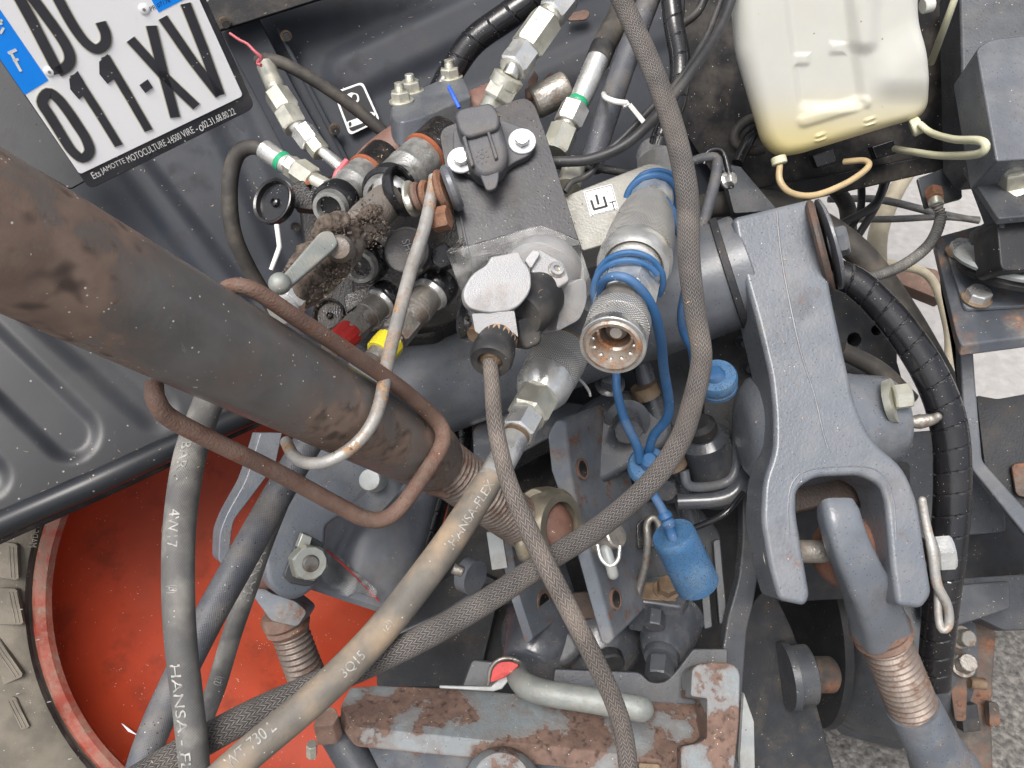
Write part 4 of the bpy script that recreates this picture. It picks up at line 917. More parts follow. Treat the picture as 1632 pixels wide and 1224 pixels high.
build('eye', g_lathe(eye_c - en*.022, eye_c + en*.022, [(0, .030), (.0, .040), (.15, .045), (.5, .047), (.85, .045), (1, .040), (1, .030), (.5, .028)], 44, capA=False, capB=False), brass, t)
build('ball', g_lathe(eye_c - en*.030, eye_c + en*.030, [(i/12, .031*math.sqrt(max(.05, 1-(2*i/12*.95-.95)**2))) for i in range(13)], 32), ball_m, t)
slab('eye_shank', face(845, 830, .90, .1, .2), [(815, 800, 6), (850, 776, 8), (880, 790, 8), (852, 846, 8), (838, 872, 8), (824, 850, 6)], .03, brass, t, bevel=.004, bseg=3)
hose('eye_tab', [(826, 846, .90, 13), (832, 868, .895, 13), (836, 884, .892, 12)], brass, t, dome=True)

t = thing('retaining_rod', 'bent galvanised rod hooked round the top link tube', 'rod', (690, 310, .82))
hose('rod', [(692, 282, .80, 9), (688, 310, .79, 10), (676, 365, .765, 10.5), (655, 430, .735, 10.8), (634, 510, .69, 11), (618, 575, .655, 11), (606, 640, .625, 10.8), (590, 680, .612, 10.5), (562, 712, .605, 10.3), (525, 734, .605, 10.2), (490, 738, .615, 10.2), (468, 726, .635, 10), (456, 704, .66, 9.5)], rod_m, t, seg=22)
for (a, b, r, mt) in (((652, 318, .81), (660, 316, .808), 29, zinc_y), ((662, 316, .806), (672, 313, .804), 25, rust_m), ((674, 312, .804), (684, 310, .802), 24, rust_org), ((700, 306, .80), (712, 302, .798), 34, rust_org), ((712, 303, .80), (728, 297, .80), 38, grey)):
    cyl('pivot_washer', a, b, r, mt, t, 36, .15)
hexn('pivot_nut', (690, 352, .79), (716, 346, .785), 20, rust_org, t)
cyl('pivot_nut_cap', (646, 325, .80), (656, 322, .80), 15, zinc_y, t)

# ------------------------------------------------------------------ coupler block
t = thing('hydraulic_coupler_block', 'oily black remote valve block behind the row of hydraulic couplers', 'valve block', (600, 460, 1.0))
CB = face(620, 420, 1.02, -.25, .2)
slab('block', CB, [(470, 300, 10), (560, 262, 10), (720, 262, 10), (745, 330, 8), (752, 470, 14), (690, 540, 14), (560, 545, 14), (490, 480, 10)], .10, grease, t, bevel=.008, bseg=3)
slab('block_step', face(640, 480, .99, -.1, .4), [(560, 430), (740, 410), (748, 500), (700, 520), (560, 530)], .04, grease, t, rnd=10, bevel=.005)

def port(lb, C, r, dirpx, d, mt=None, balls=True):
    """open female coupler looking out of the block: ring, bore and ball row; C = centre of its mouth"""
    o = thing('hydraulic_coupler', lb, 'coupler', (C[0]+dirpx[0], C[1]+dirpx[1], d + .07), 'hydraulic couplers on the valve block')
    mt = mt or zinc_oily
    A_ = (C[0]+dirpx[0], C[1]+dirpx[1], d + .06); B_ = (C[0], C[1], d)
    lat('body', A_, B_, [(0, r*1.0), (.55, r*1.0), (.56, r*1.10), (.9, r*1.10), (1, r*1.04), (1.0, r*.80), (.93, r*.74), (.80, r*.66), (.55, r*.62), (.5, r*.05)], mt, o, 40, capB=False)
    lat('dust_ring', (C[0]+dirpx[0]*.5, C[1]+dirpx[1]*.5, d + .03), (C[0]+dirpx[0]*.14, C[1]+dirpx[1]*.14, d + .008), [(0, r*1.14), (.1, r*1.38), (.8, r*1.38), (1, r*1.18)], gloss, o, 40)
    lat('poppet', (C[0]+dirpx[0]*.45, C[1]+dirpx[1]*.45, d + .03), (C[0]+dirpx[0]*.3, C[1]+dirpx[1]*.3, d + .018), [(0, r*.5), (.5, r*.5), (1, r*.3)], steel, o, 28)
    if balls:
        pa, pb_ = P(*A_), P(*B_); axx = (pb_-pa).normalized(); x, y = frame_of(axx); rr = m(r*.66, d)
        for k in range(10):
            a = 2*math.pi*k/10; c = pb_ - axx*.010 + (x*math.cos(a)+y*math.sin(a))*rr*.98; q = m(r*.075, d)
            build('locking_ball', g_lathe(c - axx*q, c + axx*q, [(.02, q*.25), (.25, q*.85), (.5, q), (.75, q*.85), (.98, q*.25)], 8), steel, o)
    return o
port('open oily coupler mouth with flipped black dust cap beside ball valve', (524, 333), 26, (34, -28), .845)
port('open coupler mouth right below the ball valve lever', (572, 426), 25, (36, -26), .835)
port('coupler with raised black collar holding the muddy ball valve', (608, 314), 30, (36, -30), .845, balls=False)
def cap(lb, C, n, r, d, mt=gloss, inside=True):
    """round dust cap, n = direction its face looks (camera axes)"""
    o = thing('dust_cap', lb, 'dust cap', (C[0], C[1], d), 'black coupler dust caps')
    c = P(*C, d); N_ = W(*n).normalized(); R_ = m(r, d)
    build('cap_shell', g_lathe(c - N_*.010, c + N_*.004, [(0, R_*.7), (.1, R_*.9), (.5, R_), (.95, R_), (1, R_*.95), (.9, R_*.86), (.45, R_*.82), (.4, R_*.3), (.4, R_*.01)] if inside else [(0, R_*.9), (.1, R_), (.8, R_), (1, R_*.9), (.9, R_*.82), (.85, R_*.1)], 48, capB=not inside), mt, o)
    if inside: build('centre_boss', g_lathe(c - N_*.005, c + N_*.001, [(0, R_*.22), (.8, R_*.18), (1, R_*.1), (.6, R_*.07)], 20), mt, o)
    return o, c, N_, R_
cap('open black dust cap with pale rim nearest the licence plate', (436, 321), (-.35, .12, .8), 38, .86)
cap('muddy open dust cap left of the red sleeve', (524, 502), (-.2, .15, .9), 27, .88, grease)
o, c, N_, R_ = cap('closed dust cap with embossed lettering behind the galvanised rod', (648, 400), (-.25, -.05, .95), 38, .82, cap_dark, inside=False)
PC = Plane(c + N_*.0035, N_)
text_flat('embossed_lettering', 'SHL', PC, (640, 384), (650, 408), (652, 380), plastic, o, off=.0006)
slab('hinge', face(712, 410, .835, .3, .2), [(684, 398, 3), (708, 384, 4), (722, 396, 4), (728, 418, 3), (704, 428, 3), (690, 420, 3)], .02, gloss, o, bevel=.002)
cap('black dust cap standing edge-on by the pivot washers', (640, 305), (.85, .2, .35), 41, .83)
cap('black dust cap seen edge-on left of the trailer plug', (744, 505), (-.85, .1, .35), 36, .80)
o = thing('cap_hinge_arm', 'black hinge arm with orange rivet joining dust cap and coupler', 'hinge', (500, 310, .88))
slab('arm', face(500, 310, .885, -.1, .3), [(462, 296, 5), (480, 286, 6), (510, 300, 8), (548, 302, 10), (560, 322, 8), (530, 318, 8), (500, 334, 6), (468, 332, 6)], .012, grease, o, bevel=.002)
cyl('rivet', (490, 292, .889), (490, 291, .880), 4, orange, o)
tag(slab('cap_strap', face(585, 520, .9, 0, .2), [(548, 470, 6), (600, 452, 6), (612, 470, 6), (570, 486, 6), (552, 500, 5)], .01, grease, None, bevel=.002), 'oily black strap between the muddy dust cap and lower coupler', 'strap')

def barrel(lb, A, B, r, seal, gp='couplers with orange seals'):
    o = thing('coupler_barrel', lb, 'coupler', A, gp)
    lat('barrel', A, B, [(0, r*.96), (.05, r), (.42, r), (.44, r*1.03), (.48, r*1.03), (.5, r), (1, r*.98)], zinc_oily, o, 40)
    S = tuple(a + (b-a)*.02 for a, b in zip(A, B)); T_ = tuple(a - (b-a)*.06 for a, b in zip(A, B))
    lat('seal_ring', T_, S, [(0, r*1.02), (.2, r*1.08), (.8, r*1.08), (1, r*1.0)], seal, o, 40)
    lat('barrel_tail', tuple(a - (b-a)*.6 for a, b in zip(A, B)), T_, [(0, r*1.02), (1, r*1.02)], grease, o, 32)
    return o
barrel('steel coupler barrel with orange seal above the open mouth', (584, 278, .93), (536, 322, .89), 31, orange)
barrel('steel coupler barrel with orange seal beside the dark socket plate', (676, 250, .93), (618, 302, .89), 36, orange)

# ball valve caked in mud
t = thing('ball_valve', 'mud caked ball valve with pale lever plugged into the coupler', 'valve', (620, 330, .84))
lat('plug_collar', (628, 305, .85), (612, 322, .835), [(0, 31), (.2, 33), (.5, 31), (.6, 28), (1, 26)], zinc, t, 40)
lat('neck', (622, 316, .84), (574, 360, .80), [(0, 27), (.2, 29), (.8, 30), (1, 28)], mud_steel, t, 36)
hexn('collar_nut', (590, 346, .81), (562, 374, .795), 31, mud_steel, t)
hexn('body_nut', (566, 368, .795), (548, 388, .785), 29, mud_steel, t, .3)
lat('valve_body', (560, 378, .79), (462, 478, .74), [(0, 26), (.1, 33), (.35, 38), (.65, 37), (.85, 33), (1, 26)], mud_steel, t, 36)
hexn('outlet_nut', (478, 462, .745), (458, 484, .735), 28, zinc, t, .2)
cyl('outlet_cap', (460, 482, .735), (442, 500, .725), 29, zinc, t, 32, .3)
lat('spindle', (545, 400, .755), (540, 395, .715), [(0, 22), (.8, 22), (1, 17)], mud_steel, t, 28)
LP = pl3((535, 385, .71), (450, 455, .665), (560, 420, .712))
slab('lever', LP, [(512, 368, 7), (530, 366, 10), (542, 388, 10), (528, 402, 10), (464, 457, 6), (446, 444, 6)], .012, lever_m, t, bevel=.003, bseg=3)
pk = P(446, 452, .668); rk = m(18, .67)
build('lever_knob', g_lathe(pk - LP.n*rk, pk + LP.n*rk, [(.02, rk*.2), (.15, rk*.7), (.3, rk*.92), (.5, rk), (.7, rk*.92), (.85, rk*.7), (.98, rk*.15)], 28), lever_m, t)
# crumbs of mud over the valve: lumps of real geometry
def clods(name, spots, n, size, mt, parent, seed):
    rnd = random.Random(seed); g = G()
    ico = []
    bm = bmesh.new(); bmesh.ops.create_icosphere(bm, subdivisions=1, radius=1); bm.verts.index_update()
    iv = [v.co.copy() for v in bm.verts]; jf = [tuple(v.index for v in f.verts) for f in bm.faces]; bm.free()
    for _ in range(n):
        (x0, y0, d0_, x1, y1, d1_, w) = rnd.choice(spots); k = rnd.random()
        p = P(x0 + (x1-x0)*k + rnd.gauss(0, w), y0 + (y1-y0)*k + rnd.gauss(0, w), d0_ + (d1_-d0_)*k + rnd.gauss(0, .003))
        s = size * rnd.uniform(.35, 1.3); e = Vector((rnd.uniform(.5, 1.6), rnd.uniform(.5, 1.3), rnd.uniform(.4, .9)))
        k0 = len(g.v); q = Matrix.Rotation(rnd.uniform(0, 6), 3, Vector((rnd.random(), rnd.random(), rnd.random()+.01)))
        for v in iv:
            v2 = v * (1 + .45*rnd.uniform(-1, 1)); g.v.append(p + q @ Vector((v2.x*e.x, v2.y*e.y, v2.z*e.z)) * s)
        g.f += [tuple(i+k0 for i in f) for f in jf]
    g.uv = [None]*len(g.f)
    o = build(name, g, mt, parent, 60); o['kind'] = 'stuff'; return o
def lump(name, pts, mt, parent, amp=.3, freq=70):
    """a crust of caked mud: a thick uneven skin round a bent axis"""
    path = spline([(P(*q[:3]), m(q[3], q[2])) for q in pts], .0012); g = g_tube(dome_ends(path, 6), 48)
    n = len(g.v); c = [p for p, _ in dome_ends(path, 6)]
    for i in range(n):
        ctr = c[i // 48]; dv_ = g.v[i] - ctr; k = 0
        for f_, a_ in ((freq, 1.0), (freq*2.3, .55), (freq*6, .32)): k += a_*mnoise.noise(g.v[i]*f_)
        g.v[i] = ctr + dv_*(1 + amp*k)
    return build(name, g, mt, parent, 0)
lump('mud_crust', [(600, 334, .80, 9), (588, 342, .792, 13), (574, 352, .785, 10)], mud_m, t, .35)
lump('mud_crust', [(552, 378, .785, 30), (535, 394, .772, 37), (505, 428, .752, 38), (480, 456, .74, 30)], mud_m, t, .24)
lump('mud_crust', [(508, 372, .742, 12), (522, 360, .742, 17), (545, 352, .75, 15)], mud_m, t, .35)
clods('mud_crumbs', [(600, 335, .785, 570, 360, .768, 10), (545, 362, .735, 480, 425, .70, 9), (560, 420, .745, 500, 470, .705, 10), (475, 420, .70, 455, 440, .695, 4), (612, 355, .80, 595, 385, .785, 7)], 620, .0014, mud_m, t, 5)
def fibres(name, spots, n, length, mt, parent, seed):
    rnd = random.Random(seed); g = G()
    for _ in range(n):
        (x0, y0, d0_, x1, y1, d1_, w) = rnd.choice(spots); k = rnd.random()
        p = P(x0 + (x1-x0)*k + rnd.gauss(0, w), y0 + (y1-y0)*k + rnd.gauss(0, w), d0_ + (d1_-d0_)*k)
        a = Vector((rnd.gauss(0, 1), rnd.gauss(0, 1), rnd.gauss(0, 1))).normalized(); b = Vector((rnd.gauss(0, 1), rnd.gauss(0, 1), rnd.gauss(0, 1))).normalized()
        L_ = length*rnd.uniform(.4, 1.4); g.add(g_tube([(p, .00025), (p + a*L_*.5, .0003), (p + a*L_*.8 + b*L_*.35, .0002)], 4))
    o = build(name, g, mt, parent, 60); o['kind'] = 'stuff'; return o
fibres('mud_fibres', [(600, 330, .79, 560, 365, .765, 14), (540, 350, .735, 470, 430, .70, 12), (560, 430, .745, 500, 480, .72, 14)], 190, .006, mud_m, t, 9)

# plugged in lower couplers with red and yellow sleeves
def plugged(lb, pts, rs, sleeve, sl):
    o = thing('plugged_coupler', lb, 'coupler', pts[0], 'plugged hose couplers')
    a, b = pts[0], pts[1]
    f = lambda k: tuple(x + (y-x)*k for x, y in zip(a, b))
    lat('mouth_ring', f(-.12), f(.06), [(0, rs*1.2), (.3, rs*1.3), (.7, rs*1.3), (.9, rs*1.2), (1, rs*1.02)], gloss, o, 40)
    lat('mouth_steel', f(.0), f(.10), [(0, rs*1.05), (.6, rs*1.16), (1, rs*1.05)], zinc, o, 40)
    lat('plug_body', f(.05), f(.45), [(0, rs*.92), (.5, rs*.95), (.52, rs*1.0), (.62, rs*1.0), (.64, rs*.92), (1, rs*.9)], steel_dirty, o, 36)
    hexn('hex_collar', f(.42), f(.66), rs*1.0, steel_dirty, o, .2)
    hexn('hose_nut', f(.67), f(.76), rs*.92, steel_dirty, o, .5)
    lat('neck', f(.84), f(1.0), [(0, rs*.72), (1, rs*.7)], steel_dirty, o, 28)
    lat('colour_sleeve', f(sl[0]), f(sl[1]), [(0, rs*.90), (.05, rs*.96), (.5, rs*.98), (.95, rs*.94), (1, rs*.88)], sleeve, o, 14, sharp=15)
    return o
plugged('oily plugged coupler with bright red sleeve below the ball valve', ((612, 478, .875), (525, 560, .82)), 23, redp, (.60, .90))
plugged('oily plugged coupler with yellow tape under the galvanised rod', ((692, 462, .87), (595, 575, .80)), 26, yellowp, (.72, .90))

# ------------------------------------------------------------------ hydraulic fittings above
def chain(name, lb, spec, at, cat='fitting', group=None):
    """spec: (kind, A, B, r, material)"""
    o = thing(name, lb, cat, at, group)
    for i, s in enumerate(spec):
        kind, A, B, r, mt = s[:5]
        if kind == 'hex': hexn(s[5] if len(s) > 5 else 'hex_nut', A, B, r, mt, o, .25*i)
        elif kind == 'cyl': cyl(s[5] if len(s) > 5 else 'sleeve', A, B, r, mt, o, 32)
        elif kind == 'lat': lat(s[5], A, B, r, mt, o, 32)
    return o
chain('adaptor_stack', 'tall stack of zinc hex adaptors above the dark socket plate', [
    ('cyl', (925, -30, .95), (908, -6, .95), 15, zinc_y, 'stub'), ('hex', (905, -10, .95), (878, 24, .94), 25, zinc),
    ('cyl', (880, 20, .94), (868, 38, .94), 18, zinc_y, 'neck'), ('hex', (872, 30, .94), (838, 78, .93), 28, zinc_y), ('cyl', (842, 72, .93), (832, 88, .925), 15, zinc, 'neck'),
    ('hex', (838, 80, .93), (816, 110, .92), 26, zinc, 'elbow_nut'), ('cyl', (820, 104, .92), (812, 122, .92), 13, steel, 'neck'),
    ('lat', (812, 120, .92), (798, 148, .93), [(0, 21), (.08, 26), (.6, 26), (.62, 22), (1, 22)], zinc_y, 'collar'), ('hex', (806, 134, .925), (792, 160, .93), 26, zinc_y), ('cyl', (796, 150, .93), (770, 200, .95), 20, zinc_y, 'tail')], (780, 200, .95))
chain('adaptor_stack', 'zinc hex adaptors climbing from pink tie to hooked black hose', [
    ('cyl', (424, 104, 1.0), (440, 142, .985), 15, zinc_y, 'ferrule'), ('cyl', (438, 138, .985), (448, 158, .98), 14, zinc_y, 'ferrule_neck'), ('hex', (440, 148, .985), (460, 178, .975), 21, zinc_y), ('hex', (456, 176, .975), (472, 204, .97), 22, zinc_y),
    ('cyl', (466, 196, .97), (480, 208, .965), 12, zinc, 'neck'), ('hex', (480, 206, .965), (498, 230, .96), 19, zinc), ('hex', (498, 226, .96), (512, 244, .955), 16, zinc_y)], (520, 250, .95))
chain('crimped_ferrule', 'crimped zinc ferrule with green band left of the coupler barrels', [
    ('lat', (420, 238, .97), (462, 266, .955), [(0, 13), (.05, 16.5), (.3, 16.5), (.5, 16), (.7, 16.5), (1, 15.5)], zinc, 'ferrule'), ('lat', (448, 256, .96), (454, 261, .958), [(0, 17), (1, 17)], green, 'green_band'),
    ('hex', (460, 262, .955), (474, 272, .95), 18, zinc_y), ('hex', (474, 270, .95), (500, 288, .94), 21, zinc_y), ('cyl', (498, 286, .94), (535, 305, .93), 13, zinc_y, 'tail')], (520, 300, .93))
chain('crimped_ferrule', 'crimped zinc ferrule with green ring right of the dark socket plate', [
    ('cyl', (962, 74, .97), (952, 98, .96), 20, rubber, 'hose_cuff'), ('lat', (954, 92, .96), (922, 166, .945), [(0, 15), (.04, 18), (.4, 18), (.8, 17.5), (1, 16)], zinc, 'ferrule'),
    ('cyl', (922, 160, .945), (917, 172, .944), 12, steel, 'neck'), ('lat', (924, 158, .944), (918, 170, .943), [(0, 15), (.3, 17), (.7, 17), (1, 15)], green, 'green_ring'),
    ('hex', (918, 168, .943), (904, 198, .938), 24, zinc), ('cyl', (906, 194, .938), (900, 206, .938), 14, zinc_y, 'neck'), ('hex', (900, 204, .938), (884, 244, .93), 24, zinc_y, 'elbow_nut')], (880, 250, .94))
tag(hose('bent_steel_pipe', [(508, 236, .955, 8.25), (530, 255, .95, 9.75), (550, 270, .945, 10.5), (580, 276, .945, 9.75), (620, 262, .95, 9), (650, 248, .96, 9)], zinc), 'bent bright steel pipe entering the coupler block under pink tie', 'pipe')
tag(hose('cable_tie', [(366, 53, .96, 2.2), (382, 64, .96, 2.4), (394, 70, .96, 2.4), (406, 82, .96, 2.4), (416, 92, .965, 3.5), (410, 100, .97, 3), (416, 104, .968, 3)], pink), 'pink cable tie tail pointing up beside the licence plate', 'cable tie')
tag(hose('cable_tie', [(553, 256, .935, 5), (545, 266, .932, 5), (538, 276, .93, 6), (530, 290, .93, 3), (522, 300, .93, 2.4)], pink), 'pink cable tie round the bent steel pipe', 'cable tie')
tag(hose('cable_tie', [(441, 358, .85, 4), (445, 390, .85, 4), (444, 398, .85, 4), (432, 430, .85, 3.5)], white_tie), 'white cable tie tail hanging below the open dust cap', 'cable tie')
o = thing('cable_tie', 'cream white cable tie round the grey conduit by the braided sleeve', 'cable tie', (980, 160, .90))
hose('tie_band', [(962, 150, .93, 4), (966, 156, .895, 4.5), (982, 162, .885, 4.5), (998, 164, .885, 4.5)], white_tie, o)
slab('tie_strip', face(1015, 182, .882, 0, 0), [(1001, 169), (1006, 164), (1035, 199), (1033, 205), (1028, 203)], .0015, white_tie, o, bevel=0)
slab('tie_head', face(998, 164, .884, 0, 0), [(990, 162), (1000, 158), (1005, 166), (995, 171)], .006, white_tie, o, rnd=2)
tag(hose('cable_tie', [(715, 138, .93, 3), (722, 152, .925, 3.2), (732, 172, .92, 3)], blue_tie), 'bright blue cable tie tail on the grey clamp block', 'cable tie')

# clamp block with studs
t = thing('pipe_clamp_block', 'grey pipe clamp block with three zinc nuts on top', 'clamp', (680, 190, 1.0))
KP = Plane(P(680, 160, .985), W(-.08, .95, .75))
slab('block', KP, [(618, 172, 18), (650, 150, 12), (720, 118, 4), (740, 124, 4), (752, 152, 4), (672, 186, 8), (632, 196, 14)], .030, grey, t, dirn=W(.0, -1, -.25), bevel=.003, bseg=3, n=5)
for q, hh in (((640, 162), .028), ((656, 146), .024), ((718, 124), .028)):
    a = KP.at(q[0], q[1], .0); b = a + KP.n*.014; nb = bolt(proj(a), proj(b), 16, zinc_y, t, 20, name='nut'); c = b + KP.n*hh*.35
    build('stud', g_tube(spline([(b - KP.n*.004, m(7.5, .96)), (c, m(7.5, .96))], .0004), 14, ('ring', .0016, .0004)), zinc_y, nb)
tag(hose('manifold_pipe', [(560, 300, 1.04, 26), (600, 262, 1.04, 34), (650, 232, 1.04, 40), (720, 200, 1.04, 40), (800, 165, 1.06, 36)], primer), 'wide pinkish worn manifold pipe below the clamp block', 'pipe')
o = thing('valve_plunger', 'short greasy dark cylinder behind the socket plate', 'plunger', (880, 150, .97))
cyl('cylinder', (850, 165, .97), (905, 138, .97), 26, steel_dirty, o); cyl('end_stub', (838, 152, .965), (858, 148, .965), 10, rust_m, o)
for q in (((842, 128), (852, 112), (858, 122), (852, 146), (840, 150)), ((866, 126), (878, 114), (884, 118), (876, 136), (862, 140))):
    slab('rust_tab', face(860, 130, .985, 0, 0), list(q), .004, rust_m, o)
tag(slab('rust_stain_bracket', PAN, [(905, 22), (935, 14), (942, 22), (934, 32), (905, 34)], .004, rust_m, None, rnd=5, off=.012), 'small rusted tab on the grey panel near the top centre', 'tab')
# ------------------------------------------------------------------ dark socket plate
t = thing('socket_bracket', 'dark scratched steel plate with rounded corners carrying the small socket', 'bracket', (820, 380, .84))
SP = pl3((720, 200, .84), (850, 165, .845), (820, 380, .815))
slab('plate', SP, [(699, 206, 18), (846, 150, 26), (872, 220, 30), (925, 392, 6), (736, 412, 6)], .004, bracket_m, t, bevel=.0008, n=6)
slab('folded_edge', face(722, 310, .83, -1.3, 0), [(712, 285), (720, 282), (748, 412), (735, 412)], .003, grey, t)
o = thing('power_socket', 'small dark grey power socket with hinged flap between two pale washers', 'socket', (780, 230, .82))
slab('base_flange', SP, [(722, 205, 8), (800, 190, 8), (856, 210, 18), (850, 245, 16), (812, 262, 14), (790, 290, 16), (750, 280, 12), (722, 262, 10)], .012, plastic, o, off=.012, bevel=.002)
slab('flap', SP, [(726, 172, 16), (780, 160, 14), (797, 185, 12), (812, 240, 20), (804, 272, 26), (770, 284, 26), (748, 268, 22), (738, 225, 16)], .03, plastic, o, off=.034, bevel=.0085, bseg=4, n=6)
slab('flap_barrel', SP, [(724, 182, 10), (732, 172, 8), (782, 162, 8), (797, 180, 8), (795, 205, 8), (745, 220, 8), (732, 208, 8)], .03, plastic, o, off=.040, bevel=.009, bseg=4)
for q in (((736, 218), (742, 214), (756, 262), (751, 266)), ((774, 205), (779, 203), (794, 250), (789, 254))):
    slab('flap_rib', SP, list(q), .006, plastic, o, off=.0385, bevel=.0015)
slab('pull_tab', SP, [(762, 272, 4), (794, 262, 4), (796, 280, 6), (791, 300, 6), (776, 305, 6)], .006, plastic, o, off=.031, bevel=.002)
fl = [c for c in o.children if c.name.startswith('flap')][0]
for k in range(8):
    a = 2*math.pi*k/8; cx, cy = 768 + 9*math.cos(a), 248 + 11*math.sin(a)
    slab('embossed_dot', SP, ell(cx, cy, 1.8, 2.4, n=8), .001, plastic, fl, off=.0347, bevel=0)
slab('embossed_dot', SP, ell(768, 248, 4, 5, n=12), .001, plastic, fl, off=.0347, bevel=0, holes=[ell(768, 248, 2.2, 3, n=8)])
q = SP.at(793, 184, .036); build('hinge_pin', g_lathe(q, q + SP.n*.003 + RV*.002, [(0, .0028), (1, .0024)], 14), brass, o)
for i, q in enumerate(((832, 226), (735, 256))):
    c = SP.at(q[0], q[1], .012); w = build('mounting_washer', g_lathe(c, c + SP.n*.002, [(0, m(22, .82)), (.5, m(22.5, .82)), (1, m(21.5, .82))], 40), washer_m, o)
    x, y, d = proj(c + SP.n*.002); x2, y2, d2 = proj(c + SP.n*.009); hexn('mounting_bolt', (x, y, d), (x2, y2, d2), 12, zinc, o, .4)

# ------------------------------------------------------------------ trailer socket, clear guard and plug
t = thing('clear_guard', 'scratched clear plastic guard behind the aluminium trailer socket', 'guard', (830, 420, .80))
GP = pl3((720, 400, .80), (860, 360, .80), (900, 480, .765))
slab('sheet', GP, [(711, 401), (862, 357), (921, 381), (947, 462), (938, 472), (760, 540), (737, 470)], .003, clear, t, bevel=.0006)
slab('folded_edge', face(725, 390, .81, -1.0, .6), [(711, 401), (735, 378), (740, 384), (718, 404)], .003, clear, t, bevel=.0004)
t = thing('trailer_socket', 'cast aluminium trailer socket with open hinged lid', 'socket', (850, 480, .77))
def cone(name, C0, C1, prof, mt, par, seg=44): return lat(name, C0, C1, prof, mt, par, seg)
cone('flange', (868, 438, .80), (856, 446, .775), [(0, 64), (.3, 66), (.7, 65), (1, 60)], alu, t)
cone('housing', (868, 448, .775), (846, 478, .725), [(0, 56), (.4, 55), (.8, 52), (1, 49), (1, 44), (.7, 42)], alu, t)
AP = face(880, 430, .705, .22, .42)
slab('mounting_ear', AP, [(840, 421, 5), (858, 394, 5), (901, 419, 6), (909, 447, 5), (884, 462, 8), (864, 456, 8)], .035, alu, t, bevel=.003, bseg=3)
c = AP.at(887, 430, .0005); build('cap_screw', g_lathe(c - AP.n*.004, c + AP.n*.003, [(0, .0068), (.8, .0068), (1, .0062), (1, .0036), (.5, .0033)], 24), steel, t)
c = AP.at(887, 430, .0003); build('screw_seat', g_lathe(c - AP.n*.002, c + AP.n*.0006, [(0, .0084), (1, .0084)], 24), steel_dirty, t)
slab('hinge_block', face(850, 408, .70, 0, .4), [(836, 414, 3), (850, 397, 4), (862, 402, 4), (846, 428, 4)], .02, alu, t, bevel=.002)
slab('mounting_ear', face(905, 500, .725, .5, 0), [(884, 464, 8), (910, 450, 10), (934, 440, 14), (937, 480, 14), (924, 510, 8), (886, 530, 8), (892, 495, 10)], .035, alu, t, bevel=.004, bseg=3)
LDP = pl3((800, 400, .66), (740, 500, .645), (850, 480, .66))
lid = slab('lid', LDP, [(783, 409, 3), (828, 400, 4), (832, 412, 6), (846, 430, 18), (848, 462, 24), (824, 494, 30), (778, 500, 30), (744, 490, 20), (736, 466, 20), (752, 436, 20), (776, 422, 10)], .011, alu, t, bevel=.002, bseg=3, n=6)
slab('lid_latch', face(792, 525, .655, 0, -.2), [(752, 500, 3), (820, 496, 3), (826, 538, 3), (818, 530, 3), (770, 536, 4), (757, 528, 3)], .02, alu, t, bevel=.0015)
o = thing('trailer_plug', 'black dusty trailer plug seated in the aluminium socket', 'plug', (820, 520, .70))
cone('plug_body', (858, 470, .72), (828, 505, .685), [(0, 44), (.3, 46), (.8, 44), (1, 36)], rubber, o)
slab('plug_housing', face(845, 530, .685, .3, -.1), [(822, 508, 8), (850, 500, 12), (866, 520, 10), (864, 548, 8), (838, 560, 10), (828, 545, 8)], .04, rubber, o, bevel=.006, bseg=3)
cone('plug_boss', (764, 528, .69), (756, 536, .685), [(0, 16), (1, 14)], tan_m, o)
gl = lat('gland_nut', (796, 530, .672), (781, 578, .645), [(0, 26), (.08, 31), (.55, 33), (.6, 35), (.9, 35), (1, 32), (1, 21), (.9, 19)], rubber, o, 40, capB=False)
lat('gland_mud', (784, 566, .652), (781, 576, .646), [(0, 20), (.6, 20), (1, 12)], tan_m, o, 28)
pa, pb_ = P(796, 530, .672), P(781, 578, .645); axx = (pb_-pa).normalized(); xx, yy = frame_of(axx); LL = (pb_-pa).length
for k in range(12):
    a = 2*math.pi*k/12; rr = m(31.2, .66); c = pa + axx*LL*.32 + (xx*math.cos(a) + yy*math.sin(a))*rr; nn = (xx*math.cos(a) + yy*math.sin(a))
    tg = axx; sd_ = nn.cross(tg); g = G()
    ring = [c + tg*.0065*math.cos(b) + sd_*.0030*math.sin(b) + nn*.0004 for b in [2*math.pi*j/12 for j in range(12)]]
    g.v = ring + [v - nn*.002 for v in ring]; g.f = [tuple(range(12)), tuple(reversed(range(12, 24)))] + [(j, 12+j, 12+(j+1) % 12, (j+1) % 12) for j in range(12)]; g.uv = [None]*14
    build('grip_recess', g, mat('dusty_grip', (.33, .22, .13), .9, bump=.3) if k == 0 else bpy.data.materials['dusty_grip'], gl)
cab = hose('plug_cable', [(781, 572, .650, 12.24), (784, 610, .645, 12.65), (790, 680, .64, 13.46), (808, 760, .635, 14.28), (832, 820, .63, 15.1), (862, 884, .625, 16.32), (905, 968, .63, 16.32), (942, 1040, .64, 16.32), (975, 1110, .655, 15.5), (994, 1170, .67, 15.5), (1006, 1260, .69, 15.5)], braid_d, None, seg=24)
tag(cab, 'dusty woven cable running from the black plug down across the big sleeve', 'cable')

